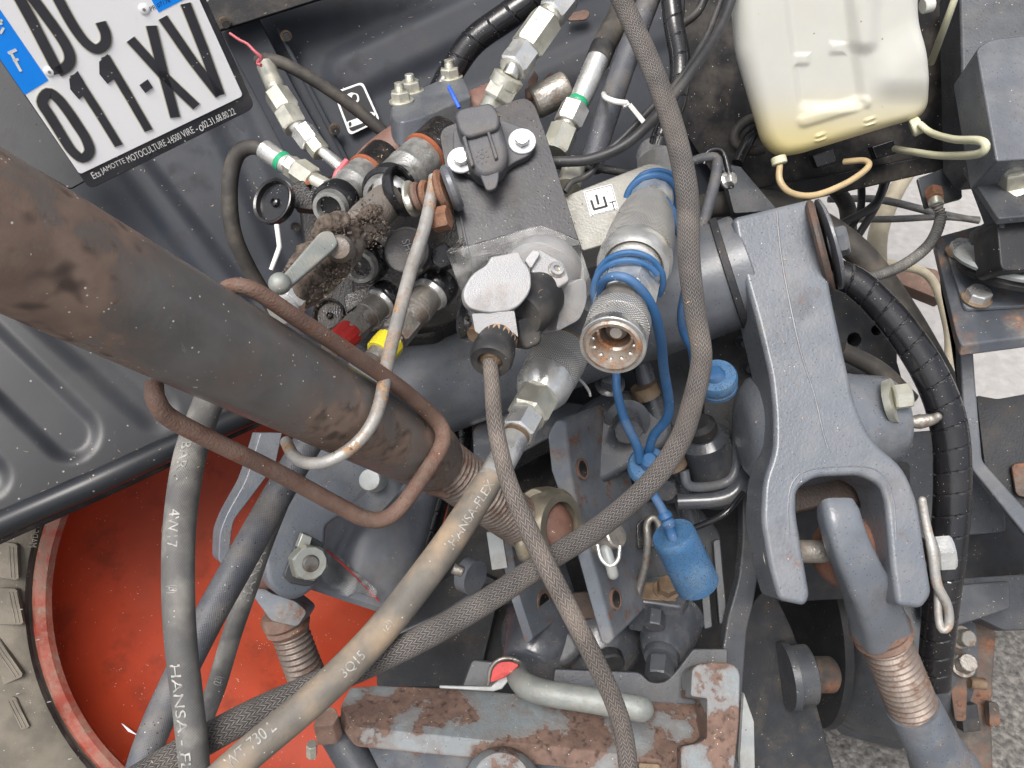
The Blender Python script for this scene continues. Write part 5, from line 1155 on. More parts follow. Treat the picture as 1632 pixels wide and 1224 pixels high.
# ------------------------------------------------------------------ valve block with label and big coupler
t = thing('outlet_block', 'grey zinc valve block with white symbol label', 'valve block', (950, 350, .90))
OB = pl3((900, 320, .88), (1050, 260, .89), (940, 395, .86))
slab('block', OB, [(894, 314, 4), (1032, 260, 8), (1056, 262, 8), (1070, 345, 6), (1062, 360, 4), (928, 400, 4)], .05, block_m, t, bevel=.002)
slab('label', OB, [(930, 305), (975, 293), (986, 333), (941, 345)], .0004, sticker, t, off=.0006, bevel=0)
lbp = [c for c in t.children if c.name.startswith('label')][0]
def line(name, a, b, w, plane, par, mt=ink_k, off=.0011):
    A_, B_ = plane.at(*a, off), plane.at(*b, off); tg = (B_-A_).normalized(); sd_ = plane.n.cross(tg)*w/2
    g = G(); g.v = [A_-sd_, B_-sd_, B_+sd_, A_+sd_]; g.f = [(0, 1, 2, 3)]; g.uv = [None]; return build(name, g, mt, par, 0)
for a, b in (((942, 319), (947, 334)), ((946, 334), (968, 328)), ((967, 329), (962, 313)), ((950, 310), (954, 326))): line('symbol_stroke', a, b, .0028, OB, lbp)
for a, b in (((971, 323), (981, 320)), ((976, 322), (979, 333))): line('letter_stroke', a, b, .0012, OB, lbp)
for a, b in (((932, 306), (943, 343)), ((943, 343), (984, 332)), ((974, 295), (984, 332)), ((932, 306), (974, 295))): line('label_border', a, b, .0006, OB, lbp)
lat('pipe_union', (1040, 238, .93), (1046, 262, .91), [(0, 22), (.3, 27), (1, 30)], zinc, t, 32)
lat('boss', (916, 262, .92), (905, 300, .90), [(0, 18), (1, 20)], zinc_y, t, 24)

o = thing('quick_coupler', 'large knurled quick coupler with open mouth wrapped in blue cord', 'coupler', (1042, 300, .88))
QA, QB = (1044, 296, .875), (976, 552, .62)
def qf(k):   # perspective-true point along the axis
    a, b = P(*QA), P(*QB); return proj(a + (b-a)*k)
def qseg(name, k0, k1, prof, mt, seg=48, cB=True):
    a, b = P(*QA), P(*QB); pa_, pb2 = a + (b-a)*k0, a + (b-a)*k1
    return build(name, g_lathe(pa_, pb2, [(t_, r_) for t_, r_ in prof], seg, capA=cB, capB=cB), mt, o, 30)
qseg('hex_body', -.02, .24, [(0, .0215), (.1, .0235), (.9, .0245), (1, .0245)], zinc, 12)
qseg('knurled_sleeve', .2, .54, [(0, .0255), (.1, .0275), (.3, .031), (.6, .033), (1, .0342)], knurl_m, 56)
qseg('sleeve_lip', .53, .60, [(0, .0342), (.1, .0352), (.75, .0352), (1, .033), (1, .0285), (.5, .028)], zinc, 56, False)
qseg('brass_ring', .565, .593, [(0, .0288), (1, .0285), (1, .0268)], brass, 48, False)
qseg('nipple', .54, .70, [(0, .0262), (.5, .0262), (.9, .0258), (1, .024)], zinc, 48)
a, b = P(*QA), P(*QB)
hexn('hex_collar', proj(a+(b-a)*.685), proj(a+(b-a)*.80), .0278*F/.69, zinc, o, .2)
qseg('neck', .79, .885, [(0, .0222), (.5, .0220), (1, .0226)], steel_dirty, 40)
qseg('knurled_sleeve', .865, 1.0, [(0, .0225), (.08, .0262), (.12, .0268), (.40, .0268), (.42, .0258), (.50, .0258), (.53, .0268), (.82, .0268), (.9, .0262)], knurl_m, 56, False)
qseg('mouth_ring', .965, 1.0, [(0, .0262), (.3, .0272), (.9, .0272), (1, .0265), (1, .0242), (.8, .0238), (.75, .0226)], steel, 56, False)
qseg('mouth_bore', .95, 1.003, [(.9, .0240), (1, .0216), (.96, .0188), (.55, .0172), (.0, .0150), (-.1, .0132), (-1.2, .0130), (-1.25, .001)], mat('worn_bore', (.50, .44, .38), .38, .7, rust=.42, rs=70, rcol=(.22, .10, .05), rcol2=(.34, .18, .09), dust=.2, bump=.2), 48, False)
qseg('poppet', .88, .94, [(0, .0100), (.4, .0105), (.8, .009), (1, .005)], steel, 32)
axx = (b-a).normalized(); xx, yy = frame_of(axx)
for k in range(12):
    an = 2*math.pi*k/12; c = a + (b-a)*.980 + (xx*math.cos(an)+yy*math.sin(an))*.0168; q = .0019
    build('locking_ball', g_lathe(c - axx*q, c + axx*q, [(.02, q*.25), (.25, q*.85), (.5, q), (.75, q*.85), (.98, q*.25)], 10), steel, o)

# lower knurled coupler feeding the tan hose
o = thing('quick_coupler', 'dirty knurled coupler behind the trailer plug feeding the tan hose', 'coupler', (890, 560, .86))
KA, KB = P(905, 545, .86), P(800, 735, .735)
def kseg(name, k0, k1, prof, mt, seg=44): return build(name, g_lathe(KA + (KB-KA)*k0, KA + (KB-KA)*k1, prof, seg), mt, o, 30)
kseg('plastic_socket', -.15, .08, [(0, .029), (.2, .033), (.9, .033), (1, .029)], plastic)
kseg('dust_seal', .06, .10, [(0, .029), (.5, .031), (1, .029)], tan_m)
kseg('knurled_sleeve', .08, .34, [(0, .0275), (.06, .0305), (.45, .0305), (.5, .0293), (.55, .0303), (.9, .030), (1, .0275)], knurl_m, 56)
kseg('collar', .33, .50, [(0, .0275), (.1, .0295), (.5, .0290), (.85, .0250), (1, .022)], zinc)
hexn('hex_nut', proj(KA+(KB-KA)*.46), proj(KA+(KB-KA)*.66), .0225*F/.80, zinc_y, o, .1)
hexn('hex_nut', proj(KA+(KB-KA)*.65), proj(KA+(KB-KA)*.80), .0180*F/.77, zinc, o, .4)
kseg('neck', .78, .84, [(0, .0135), (1, .0135)], tan_m)
kseg('ferrule', .82, 1.12, [(0, .0125), (.05, .0140), (.5, .0138), (.9, .0138), (1, .0132)], zinc)
HT = hose('hydraulic_hose', [(806, 722, .742, 21.2), (778, 768, .725, 22.26), (735, 835, .705, 24.38), (690, 900, .685, 25.44), (605, 1008, .65, 25.97), (515, 1100, .62, 26.5), (400, 1198, .59, 27.03), (320, 1270, .57, 27.56)], hose_tan, None, seg=36)
tag(HT, 'thick tan muddy hose printed FLEX crossing to the lower left', 'hose')
text_hose('lettering', 'HANSA-FLEX', HT, .285, .10, 10, .0085, ink_hose, 1)
text_hose('lettering', '3Q15', HT, .66, .60, 8, .0095, ink_hose, 1)
text_hose('lettering', 'WT 730 L', HT, .93, .82, -22, .010, ink_hose, 1)
text_hose('lettering', '(23)', HT, .535, .51, 8, .008, ink_hose, 1)

# ------------------------------------------------------------------ big hoses at lower left
H1 = hose('hydraulic_hose', [(345, 610, .72, 23), (325, 660, .70, 24), (302, 730, .66, 25), (287, 830, .63, 25), (284, 930, .615, 25), (288, 1020, .61, 24.5), (298, 1110, .61, 24), (308, 1200, .61, 23.5), (312, 1270, .61, 23.5)], hose_grey, None, seg=32)
tag(H1, 'dusty light grey hose printed BAR 4W17 hanging straight down', 'hose')
text_hose('lettering', 'BAR', H1, .225, .295, 22, .0080, ink_hose, 1)
text_hose('lettering', '4W17', H1, .385, .465, 22, .0085, ink_hose, 1)
text_hose('lettering', '(29)', H1, .54, .555, 22, .009, ink_hose, 1)
text_hose('lettering', 'HANSA - FLEX', H1, .70, .985, 30, .0085, ink_hose, 1)
H2 = hose('hydraulic_hose', [(500, 690, .80, 23.42), (462, 755, .785, 23.42), (425, 820, .765, 24.16), (380, 900, .75, 24.89), (330, 990, .735, 24.89), (280, 1090, .72, 24.89), (240, 1180, .71, 24.16), (215, 1260, .70, 24.16)], hose_blue, None, seg=32)
tag(H2, 'smooth blue grey hose slanting from the top link to the lower left', 'hose')
H3 = hose('hydraulic_hose', [(446, 800, .82, 15.4), (422, 860, .82, 15.4), (396, 935, .815, 15.4), (370, 1010, .81, 15.4), (346, 1090, .805, 15.4), (322, 1160, .80, 14.7), (312, 1240, .80, 14.7)], hose_grey, None, seg=28)
tag(H3, 'thinner grey hose printed HANSA behind the two large hoses', 'hose')
text_hose('lettering', 'HANSA', H3, .36, .18, 5, .010, ink_hose, 1)
text_hose('lettering', '(23)', H3, .66, .63, 5, .010, ink_hose, 1)
SL = hose('braided_sleeve', [(972, -40, .80, 16.24), (1000, 20, .79, 16.8), (1040, 110, .77, 17.36), (1075, 210, .745, 17.92), (1095, 310, .72, 18.48), (1098, 410, .70, 17.92), (1108, 500, .68, 17.36), (1118, 570, .665, 17.02), (1104, 640, .655, 17.36), (1082, 705, .65, 17.92), (1034, 772, .65, 17.92), (958, 838, .655, 17.92), (870, 895, .66, 18.48), (780, 955, .665, 19.6), (690, 1008, .665, 20.72), (600, 1052, .665, 21.84), (500, 1095, .66, 22.4), (400, 1140, .645, 23.52), (300, 1195, .63, 24.64), (200, 1255, .61, 24.64)], braid_m, None, seg=40, flat=.92)
tag(SL, 'long brown grey braided sleeve hose sweeping from top centre to bottom left', 'hose')

# ------------------------------------------------------------------ upper hoses and cables
for nm, lb, pts, mt, kw in (
    ('wrapped_hose', 'thick black spiral wrapped hose at top behind the adaptor stack', [(700, 150, 1.06, 19.98), (722, 110, 1.06, 20.72), (755, 65, 1.05, 21.46), (810, 25, 1.04, 22.2), (880, -25, 1.03, 22.2)], gloss, dict(helix=('wrap', .030, .0013), seg=30)),
    ('wrapped_hose', 'black spiral wrapped hose right of the braided sleeve at top', [(1066, -30, .93, 15.4), (1074, 40, .93, 16.1), (1084, 100, .92, 16.8), (1078, 160, .915, 16.1), (1058, 205, .91, 15.4), (1046, 240, .91, 16.1)], gloss, dict(helix=('wrap', .026, .0012), seg=28)),
    ('grey_conduit', 'fat grey conduit behind the braided sleeve running down from the top', [(1045, -30, .96, 18.27), (1022, 30, .955, 18.27), (992, 110, .95, 19.14), (965, 190, .945, 19.14), (940, 270, .94, 18.27)], hose_blue, dict(seg=28)),
    ('worn_hose', 'worn brown hose entering the ferrule with green ring', [(1000, -10, 1.0, 18.72), (985, 30, .99, 19.5), (968, 62, .975, 19.5), (958, 84, .965, 18.72)], hose_old, dict(seg=26)),
    ('black_cable', 'thick black cable swinging left behind the socket plate', [(1175, -30, .90, 7.8), (1150, 40, .885, 7.8), (1105, 110, .865, 8.58), (1055, 175, .855, 8.58), (1000, 228, .86, 8.58), (940, 254, .87, 8.58), (880, 258, .88, 8.58)], cable_m, {}),
    ('black_cable', 'second black cable close under the thick one by the braided sleeve', [(1160, -30, .93, 5.2), (1125, 60, .92, 5.2), (1080, 130, .90, 5.2), (1040, 170, .895, 5.2), (990, 222, .90, 5.2), (940, 262, .905, 5.2)], cable_m, {}),
    ('black_cable', 'short black cable running under the zinc valve block', [(880, 262, .92, 7.2), (940, 266, .925, 7.2), (1000, 276, .93, 6.4), (1040, 284, .94, 6.4)], cable_m, {}),
    ('black_cable', 'thin black wire wriggling down beside the white symbol label', [(955, 250, .885, 4.9), (945, 272, .88, 4.9), (928, 284, .88, 4.9), (912, 290, .875, 4.9), (900, 306, .872, 4.9)], cable_m, {}),
    ('black_cable', 'thin cable crossing at top right of the braided sleeve', [(1130, -20, .99, 7), (1112, 18, .99, 7), (1085, 40, 1.0, 7)], cable_m, {}),
    ('black_hose', 'thin dark hose bowed from the pink tie past the pictogram sticker', [(412, 96, 1.02, 8.47), (430, 95, 1.0, 10.01), (462, 106, 1.0, 10.01), (520, 140, 1.02, 10.01), (570, 176, 1.04, 10.01), (625, 222, 1.06, 10.01)], hose_old, {}),
    ('black_hose', 'dusty black hose looping out left from the green banded ferrule', [(428, 242, .975, 11.52), (400, 234, .98, 12.16), (376, 250, .99, 12.8), (366, 300, 1.0, 12.8), (372, 370, 1.02, 12.8), (398, 430, 1.05, 12.16), (440, 500, 1.1, 11.52)], hose_old, {}),
    ('wire_clip', 'thin clear strip curling below the dirty knurled coupler', [(905, 596, .86, 2.5), (925, 606, .86, 2.5), (938, 622, .87, 2.5), (941, 632, .87, 2)], light_grey, dict(seg=8)),
):
    tag(hose(nm, pts, mt, None, **kw), lb, {'grey_conduit': 'conduit', 'wire_clip': 'clip'}.get(nm, nm.split('_')[-1]))

# ------------------------------------------------------------------ blue cord, discs and cap
t = thing('tether_rope', 'blue rubber cord wound round the quick coupler', 'cord', (1030, 720, .8))
def wrapcord(k, ext, r0, tw0, tw1, rad=6.0):
    a, b = P(*QA), P(*QB); axx = (b-a).normalized(); xx, yy = frame_of(axx); up = W(0, 1, .3); up = (up - axx*up.dot(axx)).normalized(); sd_ = axx.cross(up); out = []
    for i in range(17):
        an = math.radians(tw0 + (tw1-tw0)*i/16); out.append((a + (b-a)*(k + ext*i/16) + (up*math.cos(an) + sd_*math.sin(an))*r0, m(rad, .78)))
    return out
def cordmesh(name, pts): return build(name, g_tube(spline(pts, .0025), 12), blue, t, 60)
cordmesh('cord_turn', wrapcord(.06, .08, .0265, -130, 80, 6))
cordmesh('cord_turn', wrapcord(.0, .10, .0255, -95, 60, 4.5))
cordmesh('cord_turn', wrapcord(.665, .03, .0300, -120, 110, 4.5))
cordmesh('cord_turn', wrapcord(.715, .03, .0300, -60, 115, 4.5))
hose('cord_run', [(1060, 318, .80, 6.19), (1078, 350, .785, 7.07), (1090, 400, .775, 7.51), (1094, 450, .775, 7.51), (1086, 500, .78, 7.07), (1090, 530, .79, 7.07), (1102, 556, .80, 6.63), (1104, 580, .82, 5.3)], blue, t, seg=14)
hose('cord_run', [(956, 474, .68, 6.19), (962, 448, .658, 7.07), (985, 440, .645, 7.51), (1012, 452, .645, 7.96), (1038, 487, .66, 8.4), (1052, 535, .69, 8.4), (1058, 590, .74, 7.96), (1066, 640, .78, 7.96), (1062, 668, .80, 7.96), (1042, 694, .82, 7.51), (1034, 718, .835, 7.51)], blue, t, seg=14)
hose('cord_run', [(982, 592, .80, 6.63), (984, 625, .80, 7.07), (996, 670, .81, 7.51), (1014, 708, .82, 7.51), (1020, 735, .83, 7.51)], blue, t, seg=14)
o = thing('blue_plug', 'round blue rubber plug head with two cords threaded through', 'plug', (1036, 745, .85))
c = P(1034, 742, .835); N_ = W(-.1, .5, .8).normalized()
build('plug_disc', g_lathe(c - N_*.008, c + N_*.004, [(0, .0205), (.2, .0230), (.7, .0230), (1, .0205)], 40), blue_cap, o)
build('plug_boss', g_lathe(c, c + N_*.018, [(0, .010), (.8, .009), (1, .006)], 24), blue, o)
o = thing('blue_pulley_cap', 'blue grooved rubber cap beside the right of the braided sleeve', 'cap', (1145, 615, .9))
c = P(1142, 604, .90); N_ = W(-.25, .55, .8).normalized()
build('grooved_cap', g_lathe(c - N_*.020, c + N_*.008, [(0, .019), (.15, .0235), (.35, .0235), (.42, .0195), (.52, .0195), (.58, .0240), (.85, .0240), (1, .022)], 44), blue_cap, o)
build('cap_boss', g_lathe(c, c + N_*.014 - RV*.004, [(0, .013), (.8, .011), (1, .009)], 24), blue, o)
o = thing('blue_dust_cap', 'cylindrical blue plastic dust cap hanging on its cord', 'dust cap', (1098, 940, .86))
hose('cord_tail', [(1030, 755, .82, 6.3), (1040, 785, .82, 7.2), (1052, 806, .82, 7.2), (1060, 822, .82, 8.1)], blue, o, seg=14)
lat('knot', (1056, 814, .82), (1068, 840, .82), [(0, 6), (.2, 11), (.4, 12), (.55, 8), (.75, 12), (1, 9)], blue, o, 20)
lat('stem', (1064, 834, .82), (1074, 862, .825), [(0, 7), (1, 9)], blue, o, 20)
ca, cb = P(1072, 850, .83), P(1112, 932, .86)
build('cap_body', g_lathe(ca, cb, [(0, .0225), (.03, .0238), (.15, .0240), (.9, .0248), (.98, .0244), (1, .023)], 44), blue_cap, o)
# ------------------------------------------------------------------ left lift arm and rod
t = thing('lift_linkage', 'pale grey forked lift arm with square nut under the top link', 'lift arm', (540, 780, .95))
PL = pl3((500, 760, .92), (460, 950, .90), (620, 780, .97))
slab('arm_casting', PL, [(600, 700), (616, 800, 12), (580, 818, 10), (537, 826, 10), (521, 840, 6), (519, 872, 14), (513, 918, 16), (497, 944, 14), (470, 958, 14), (446, 952, 14), (428, 932, 14), (422, 895, 14), (426, 842, 14), (462, 788, 14), (480, 730), (500, 690)], .045, grey_arm, t, bevel=.006, bseg=4, n=5)
slab('fork_leg', PL, [(415, 690), (450, 690), (440, 740), (395, 800, 14), (372, 830, 10), (366, 880, 10), (362, 905, 8), (348, 895, 8), (350, 848, 12), (362, 818, 12), (392, 765, 14)], .04, grey_arm, t, bevel=.005, bseg=3, off=-.06)
slab('nut_recess', PL, [(472, 862, 4), (484, 848, 4), (516, 866, 4), (514, 915, 10), (496, 936, 10), (462, 930, 6), (452, 918, 4)], .01, grey_dark, t, off=.004, bevel=.002)
a = PL.at(486, 893, .004); b = a + PL.n*.022
hexn('square_nut', proj(a), proj(b), 30, zinc_y, t, .2); 
build('nut_stud', g_lathe(a, b + PL.n*.004, [(0, .010), (.9, .010), (1, .008)], 20), steel_dirty, t)
slab('lock_plate', PL, [(474, 872, 2), (482, 850, 2), (498, 856, 2), (492, 876, 2)], .01, zinc_y, t, off=.018, bevel=.001)
c = P(590, 765, .90); N_ = W(-.1, .2, 1).normalized()
build('pin_end', g_lathe(c - N_*.03, c + N_*.004, [(0, .0135), (.9, .0135), (1, .012)], 28), light_grey, t)
lat('pivot_boss', (585, 775, .945), (612, 800, .95), [(0, 40), (.6, 46), (1, 44)], grey, t, 36)
o = thing('lift_rod', 'brown threaded lift rod under the pale left arm', 'lift rod', (500, 1080, 1.1))
c = P(424, 900, .955); rb = m(38, .955)
build('ball', g_lathe(c - RV*rb, c + RV*rb, [(i/12, rb*math.sqrt(max(.03, 1-(2*i/12*.95-.95)**2))) for i in range(13)], 32), ball_m, o)
slab('rod_eye', face(440, 960, .96, 0, .1), [(392, 935, 8), (400, 915, 6), (430, 945, 8), (470, 958, 6), (490, 975, 8), (474, 1000, 8), (432, 990, 8), (410, 960, 10)], .045, grey_chip, o, bevel=.005, bseg=3)
lat('lock_collar', (448, 972, .985), (463, 1006, .995), [(0, 30), (.2, 36), (.45, 37), (.6, 32), (.75, 36), (1, 31)], rust_m, o, 36)
hose('thread', [(460, 1000, .99, 28), (478, 1050, 1.0, 28), (498, 1100, 1.02, 28)], thread_m, o, seg=30, helix=('ring', .0075, .0016))
t = thing('shaft_shield', 'smooth grey curved shield marked with a black letter G', 'shield', (600, 880, 1.05))
lat('shield_tube', (640, 740, 1.10), (560, 960, 1.04), [(0, 70), (.3, 76), (.8, 84), (.97, 86), (1, 80)], shield_m, t, 56)
GPn = face(600, 893, .985, .05, .1)
k = [(592, 899), (594, 890), (600, 884), (605, 884), (602, 886), (597, 892), (596, 902), (601, 903), (606, 897), (609, 893)]
# the marker letter follows the round shield
def on_shield(x, y):
    A_, B_ = P(640, 740, 1.10), P(560, 960, 1.04); ax_ = (B_-A_).normalized(); ray = P(x, y, 1.0) - CAM; ray.normalize()
    lo = None
    for i in range(400):
        p = CAM + ray*(.85 + i*.001); w = p - A_; tt = w.dot(ax_)/(B_-A_).length; rr = m(70 + 14*max(0, min(1, tt)), 1.10 - .06*tt)
        if (w - ax_*w.dot(ax_)).length < rr + .001: return p
    return CAM + ray
build('marker_letter', g_tube(spline([(on_shield(x, y), .0011) for x, y in k], .002), 8), ink_k, t)
slab('clear_edge', face(560, 910, .97, -.2, .2), [(518, 880), (526, 872), (560, 905), (600, 940), (598, 955), (570, 944), (552, 952), (538, 938), (528, 940), (512, 925)], .003, clear, t, rnd=4)
hose('red_stripe', [(520, 876, .965, 1.5), (560, 912, .968, 1.5), (604, 958, .975, 1.5)], redp, t, seg=8)

# ------------------------------------------------------------------ top link bracket cheeks
t = thing('top_link_bracket', 'pair of chipped grey cheek plates with holes holding the top link eye', 'bracket', (930, 1000, 1.05))
side = W(.62, .16, -1)
def cheek(o_, pts, L_, name='cheek_plate'):
    return slab(name, o_, pts, L_, grey_chip, t, dirn=side, bevel=.003, bseg=3, rnd=0)
CH = pl3((885, 690, .965), (935, 900, .965), (900, 690, .965))
rc = cheek(CH, [(872, 692, 8), (886, 668, 8), (902, 672, 8), (912, 760), (922, 818), (950, 910), (979, 1018, 4), (968, 1030, 6), (958, 1024, 4), (925, 905), (895, 800), (878, 750)], .17)
CH2 = pl3((800, 840, 1.01), (840, 1000, 1.01), (830, 840, 1.01))
lc = cheek(CH2, [(790, 850, 6), (812, 845, 6), (828, 950), (850, 1018, 4), (838, 1028, 6), (816, 960)], .13)
dv = side.normalized()
def side_hole(px, py, plane, depth, rad, par):
    c = plane.at(px, py) ; 
    sn = dv.cross(W(.2, -1, 0)).normalized()
    if sn.dot(CAM - c) < 0: sn = -sn
    ring = build('pin_hole', g_lathe(c - sn*.008, c + sn*.0012, [(0, rad*.8), (1, rad), (1, rad*.86), (.3, rad*.8)], 28, capB=False), rust_m, par)
def cheek_side(fp, par, k, px, py, rad):
    """a hole ring on the visible side face of a cheek plate"""
    e0, e1 = fp[0], fp[1]; n = dv.cross(e1 - e0).normalized()
    if n.dot(CAM - e0) < 0: n = -n
    plane = Plane(e0, n); c = plane.at(px, py) + n*.0035
    build('pin_hole', g_lathe(c - n*.010, c + n*.0010, [(0, rad*.75), (.8, rad), (1, rad), (1, rad*.78), (.85, rad*.74)], 28, capB=False), rust_m, par)
    build('hole_shade', g_lathe(c - n*.002, c + n*.0004, [(0, rad*.80), (1, rad*.80)], 24), black, par)  # black disc painting the shade inside the pin hole
cheek_side([CH.at(912, 760), CH.at(950, 910)], rc, 0, 925, 748, .014)
cheek_side([CH.at(912, 760), CH.at(950, 910)], rc, 0, 978, 955, .014)
cheek_side([CH2.at(812, 845), CH2.at(828, 950)], lc, 0, 864, 962, .018)
o = thing('top_link_pin', 'brown steel cross pin with wire linch clip beside the cheek plate', 'pin', (965, 862, .97))
cyl('pin', (935, 872, 1.0), (984, 852, .955), 21, steel_dirty, o, 32)
hose('linch_wire', [(952, 868, .955, 3.2), (958, 890, .95, 3.4), (972, 902, .945, 3.4), (985, 892, .945, 3.4), (988, 870, .95, 3.2)], zinc, o, seg=10)
hose('linch_peg', [(966, 876, .955, 9), (972, 895, .95, 9), (977, 915, .95, 9)], light_grey, o, dome=True)
o = thing('spring_hook', 'thin bent steel hook standing behind the blue dust cap', 'hook', (1013, 952, 1.06))
hose('hook', [(1048, 858, 1.03, 4), (1050, 835, 1.03, 5), (1040, 825, 1.03, 5.5), (1031, 836, 1.03, 5.5), (1032, 862, 1.03, 6), (1028, 900, 1.04, 6), (1018, 938, 1.05, 6), (1012, 954, 1.05, 6)], steel_dirty, o)
slab('slot', face(1032, 855, 1.05, 0, .2), [(1014, 835, 6), (1030, 822, 6), (1050, 826, 6), (1046, 872, 6), (1016, 876, 6)], .004, gloss, o)
tag(slab('zinc_tab', face(790, 878, .955, -.1, .1), [(775, 848, 2), (800, 846, 2), (809, 905, 2), (784, 909, 2)], .008, light_grey, None, bevel=.001), 'small pale zinc tab hanging under the top link thread', 'tab')

# ------------------------------------------------------------------ valve bosses behind the hitch
t = thing('pump_casting', 'rounded grey pump casting with plugs and oily bolt above the hitch', 'tractor part', (960, 1080, 1.15))
VB = Plane(P(1050, 945, 1.06), W(.0, .95, .9))
slab('valve_cover', VB, [(1002, 956, 6), (1012, 920, 6), (1092, 912, 8), (1102, 938, 10), (1088, 968, 8)], .05, grey_gloss, t, dirn=W(.02, -1, -.35), bevel=.005, bseg=3)
slab('oily_pad', VB, [(1012, 954, 3), (1022, 928, 3), (1080, 926, 3), (1078, 958, 3)], .004, tan_m, t, off=.003, bevel=.001)
a = VB.at(1062, 940, .003); bolt(proj(a), proj(a + VB.n*.016), 17, tan_m, t, 21)
hexn('hex_plug', (1044, 975, 1.04), (1042, 1000, 1.025), 16, grey_dark, t)
lat('boss', (1072, 985, 1.10), (1054, 1048, 1.03), [(0, 50), (.3, 48), (.7, 40), (.9, 34), (1, 28)], grey_gloss, t, 44)
lat('plug_flange', (1056, 1040, 1.035), (1053, 1052, 1.025), [(0, 27), (.3, 29), (1, 27)], grey_dark, t, 36)
hexn('drain_plug', (1053, 1050, 1.028), (1050, 1080, 1.01), 23, grey_dark, t, .3)
lat('casting_boss', (870, 995, 1.12), (840, 1068, 1.05), [(0, 66), (.4, 64), (.75, 52), (.95, 44), (1, 36)], grey_gloss, t, 44)
lat('casting_boss', (950, 1000, 1.15), (968, 1066, 1.08), [(0, 76), (.4, 68), (.8, 54), (1, 30)], grey_gloss, t, 44)
cyl('core_plug', (968, 1046, 1.075), (973, 1062, 1.06), 24, grey_deep, t, 32)
slab('saddle', face(890, 1010, 1.06, -.1, .5), [(850, 1015, 14), (880, 998, 8), (912, 1000, 12), (930, 1035, 14), (900, 1065, 14), (850, 1050, 14)], .05, grey_dark, t, bevel=.01, bseg=4)

# ------------------------------------------------------------------ hitch frame
t = thing('pickup_hitch_frame', 'grey hitch beam with flaking rust across the bottom', 'hitch', (800, 1200, 1.0))
TPn = pl3((566, 1100, .98), (1120, 1135, .98), (900, 1196, .915))
slab('beam', TPn, [(542, 1126, 5), (558, 1095, 5), (600, 1092), (760, 1099), (870, 1110), (1120, 1122), (1130, 1200, 4), (1090, 1186), (1060, 1212, 4), (920, 1194), (566, 1159, 8)], .022, grey_rust, t, dirn=W(.03, -1, .25), bevel=.004, bseg=3)
slab('latch_block', face(1140, 1140, .925, .05, .45), [(1103, 1066, 8), (1116, 1056, 8), (1168, 1056, 10), (1180, 1072, 8), (1178, 1150, 4), (1168, 1250), (1086, 1250), (1085, 1190, 5), (1114, 1184, 4), (1127, 1176, 4), (1127, 1113, 3), (1101, 1110, 5)], .05, grey_rust, t, bevel=.005, bseg=3, n=4)
slab('guide_plate', face(990, 1090, 1.0, 0, .3), [(876, 1130), (884, 1066, 4), (1020, 1071, 8), (1036, 1088, 10), (1060, 1088, 10), (1078, 1070, 8), (1105, 1034, 4), (1160, 1034), (1160, 1130)], .02, grey_dark, t, bevel=.002, n=4)
slab('lug', face(760, 1080, 1.02, 0, .4), [(735, 1095), (752, 1050, 6), (800, 1055, 6), (800, 1098)], .03, grey_dark, t, bevel=.003)
slab('face_plate', face(800, 1200, .935, 0, -.15), [(572, 1164), (920, 1200), (1060, 1216), (1180, 1225), (1180, 1300), (640, 1300)], .03, grey_rod, t, bevel=.002)
lat('bolt_boss', (800, 1272, .93), (798, 1252, .86), [(0, 66), (.6, 66), (.85, 60), (1, 48)], grey_rust, t, 48)
slab('end_tab', face(525, 1130, .93, -.1, .8), [(498, 1158, 4), (510, 1130, 6), (532, 1126, 6), (540, 1140, 4), (530, 1156, 4)], .03, rust_m, t, dirn=W(.1, -1, -.4))
cyl('frame_tube', (530, 1150, .97), (600, 1270, .95), 30, grey_dark, t, 32)
slab('latch_seat', face(1035, 1218, .90, .1, .5), [(1018, 1215, 3), (1052, 1217, 3), (1056, 1240), (1020, 1240)], .02, tan_m, t, bevel=.002)
hexn('grease_nipple', (497, 1204, .97), (497, 1186, .96), 9, zinc_y, t)
o = thing('hitch_lever', 'thick dull zinc lever bar resting on the rusty hitch beam', 'lever', (830, 1085, .97))
hose('lever_bar', [(822, 1066, .99, 16), (826, 1080, .965, 18), (840, 1094, .94, 20), (870, 1104, .925, 20), (930, 1114, .915, 20), (990, 1124, .905, 20), (1022, 1130, .90, 20)], lever_m, o, seg=28, dome=True)
o = thing('red_marker_tab', 'small red plastic tab in a steel collar left of the hitch lever', 'tab', (800, 1085, 1.0))
slab('red_tab', face(800, 1072, .96, -.2, .3), [(781, 1088, 3), (785, 1066, 6), (796, 1055, 6), (815, 1054, 6), (828, 1060, 4), (812, 1074, 3), (800, 1082, 3)], .008, redp, o, bevel=.001)
hose('collar_edge', [(778, 1092, .985, 3), (783, 1064, .985, 3.5), (800, 1050, .985, 3.5), (825, 1053, .985, 3.5), (838, 1072, .985, 3)], steel_dirty, o, seg=10)
slab('thin_bracket', face(790, 1090, .97, 0, .4), [(700, 1092), (782, 1094), (812, 1066), (818, 1076), (800, 1098), (786, 1102), (700, 1097)], .004, light_grey, o)

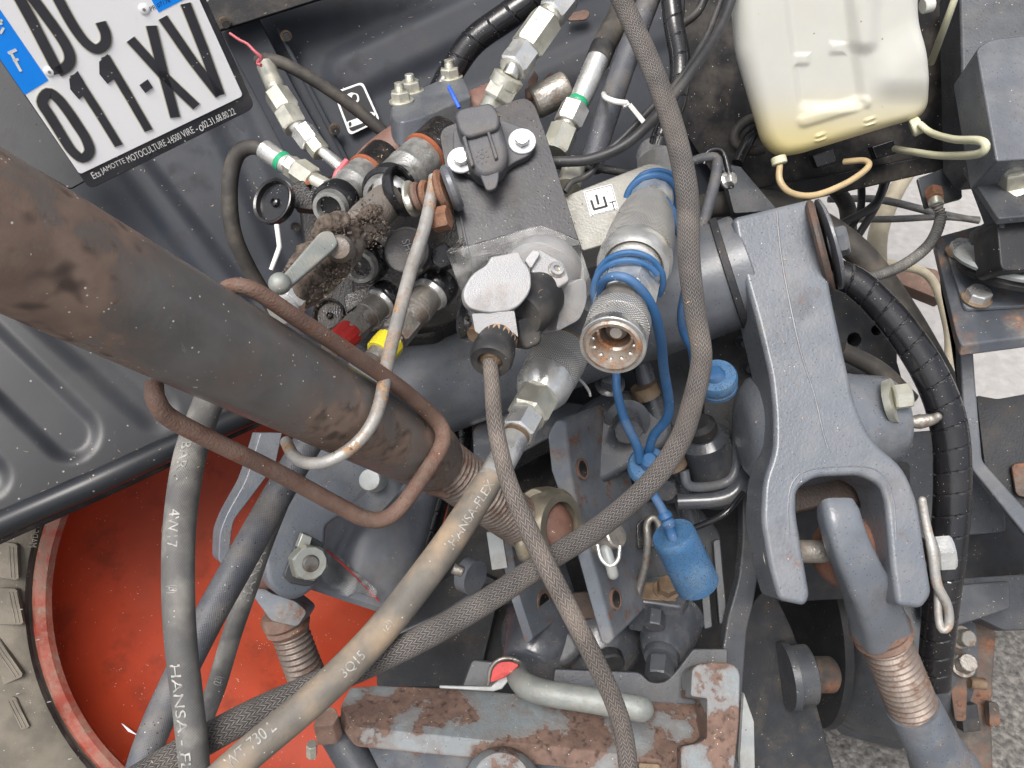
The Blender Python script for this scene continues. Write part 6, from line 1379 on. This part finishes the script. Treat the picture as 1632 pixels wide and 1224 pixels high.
# ------------------------------------------------------------------ crumbs that have fallen on top of everything
def scatter():
    bpy.context.view_layer.update(); dg = bpy.context.evaluated_depsgraph_get(); rnd = random.Random(3)
    g = G(); gd = G(); n = 0
    for _ in range(8000):
        x, y = rnd.uniform(-.75, .85), rnd.uniform(.15, 1.35)
        ok, loc, nrm, idx, ob, mw = sc.ray_cast(dg, Vector((x, y, 1.72)), Vector((rnd.gauss(0, .15), rnd.gauss(0, .15) + .1, -1)).normalized())
        if not ok or loc.z < .02 or nrm.z < .35: continue
        p = proj(loc)
        if not (-20 < p[0] < 1652 and -20 < p[1] < 1244) or p[2] < .45: continue
        if ob.name.startswith(('licence', 'lettering', 'plate_face', 'character', 'raised', 'sheet', 'lid', 'tank', 'mounting', 'blue')): continue
        if mnoise.noise(loc*9) < -.05 + .3*rnd.random(): continue
        u, v = frame_of(nrm); a = rnd.uniform(0, 6.28); e = u*math.cos(a) + v*math.sin(a); f = nrm.cross(e)
        if rnd.random() < .22:
            L_, w = rnd.uniform(.001, .0042), rnd.uniform(.00025, .0006); c = loc + nrm*.0006; bow = f*rnd.uniform(-.3, .3)*L_
            k0 = len(g.v); lift = nrm*rnd.uniform(0, .25)*L_
            g.v += [c - e*L_ - f*w*.3, c + bow - f*w, c + e*L_ + lift, c + bow + f*w]; g.f.append((k0, k0+1, k0+2, k0+3)); g.uv.append(None)
        else:
            s = rnd.uniform(.0003, .0010); c = loc + nrm*s*.4; k0 = len(gd.v)
            gd.v += [c + e*s*rnd.uniform(.6, 1.4), c + f*s, c - e*s*rnd.uniform(.6, 1.4), c - f*s*rnd.uniform(.5, 1.2), c + nrm*s*.7]
            gd.f += [(k0, k0+1, k0+4), (k0+1, k0+2, k0+4), (k0+2, k0+3, k0+4), (k0+3, k0, k0+4)]; gd.uv += [None]*4
    if g.f: tag(build('straw_bits', g, lead, None, 0), 'tiny straw bits scattered over the machinery', 'straw', kind='stuff')
    if gd.f: tag(build('dirt_crumbs', gd, mud_m, None, 0), 'tiny dark dirt crumbs scattered over the machinery', 'dirt', kind='stuff')
scatter()
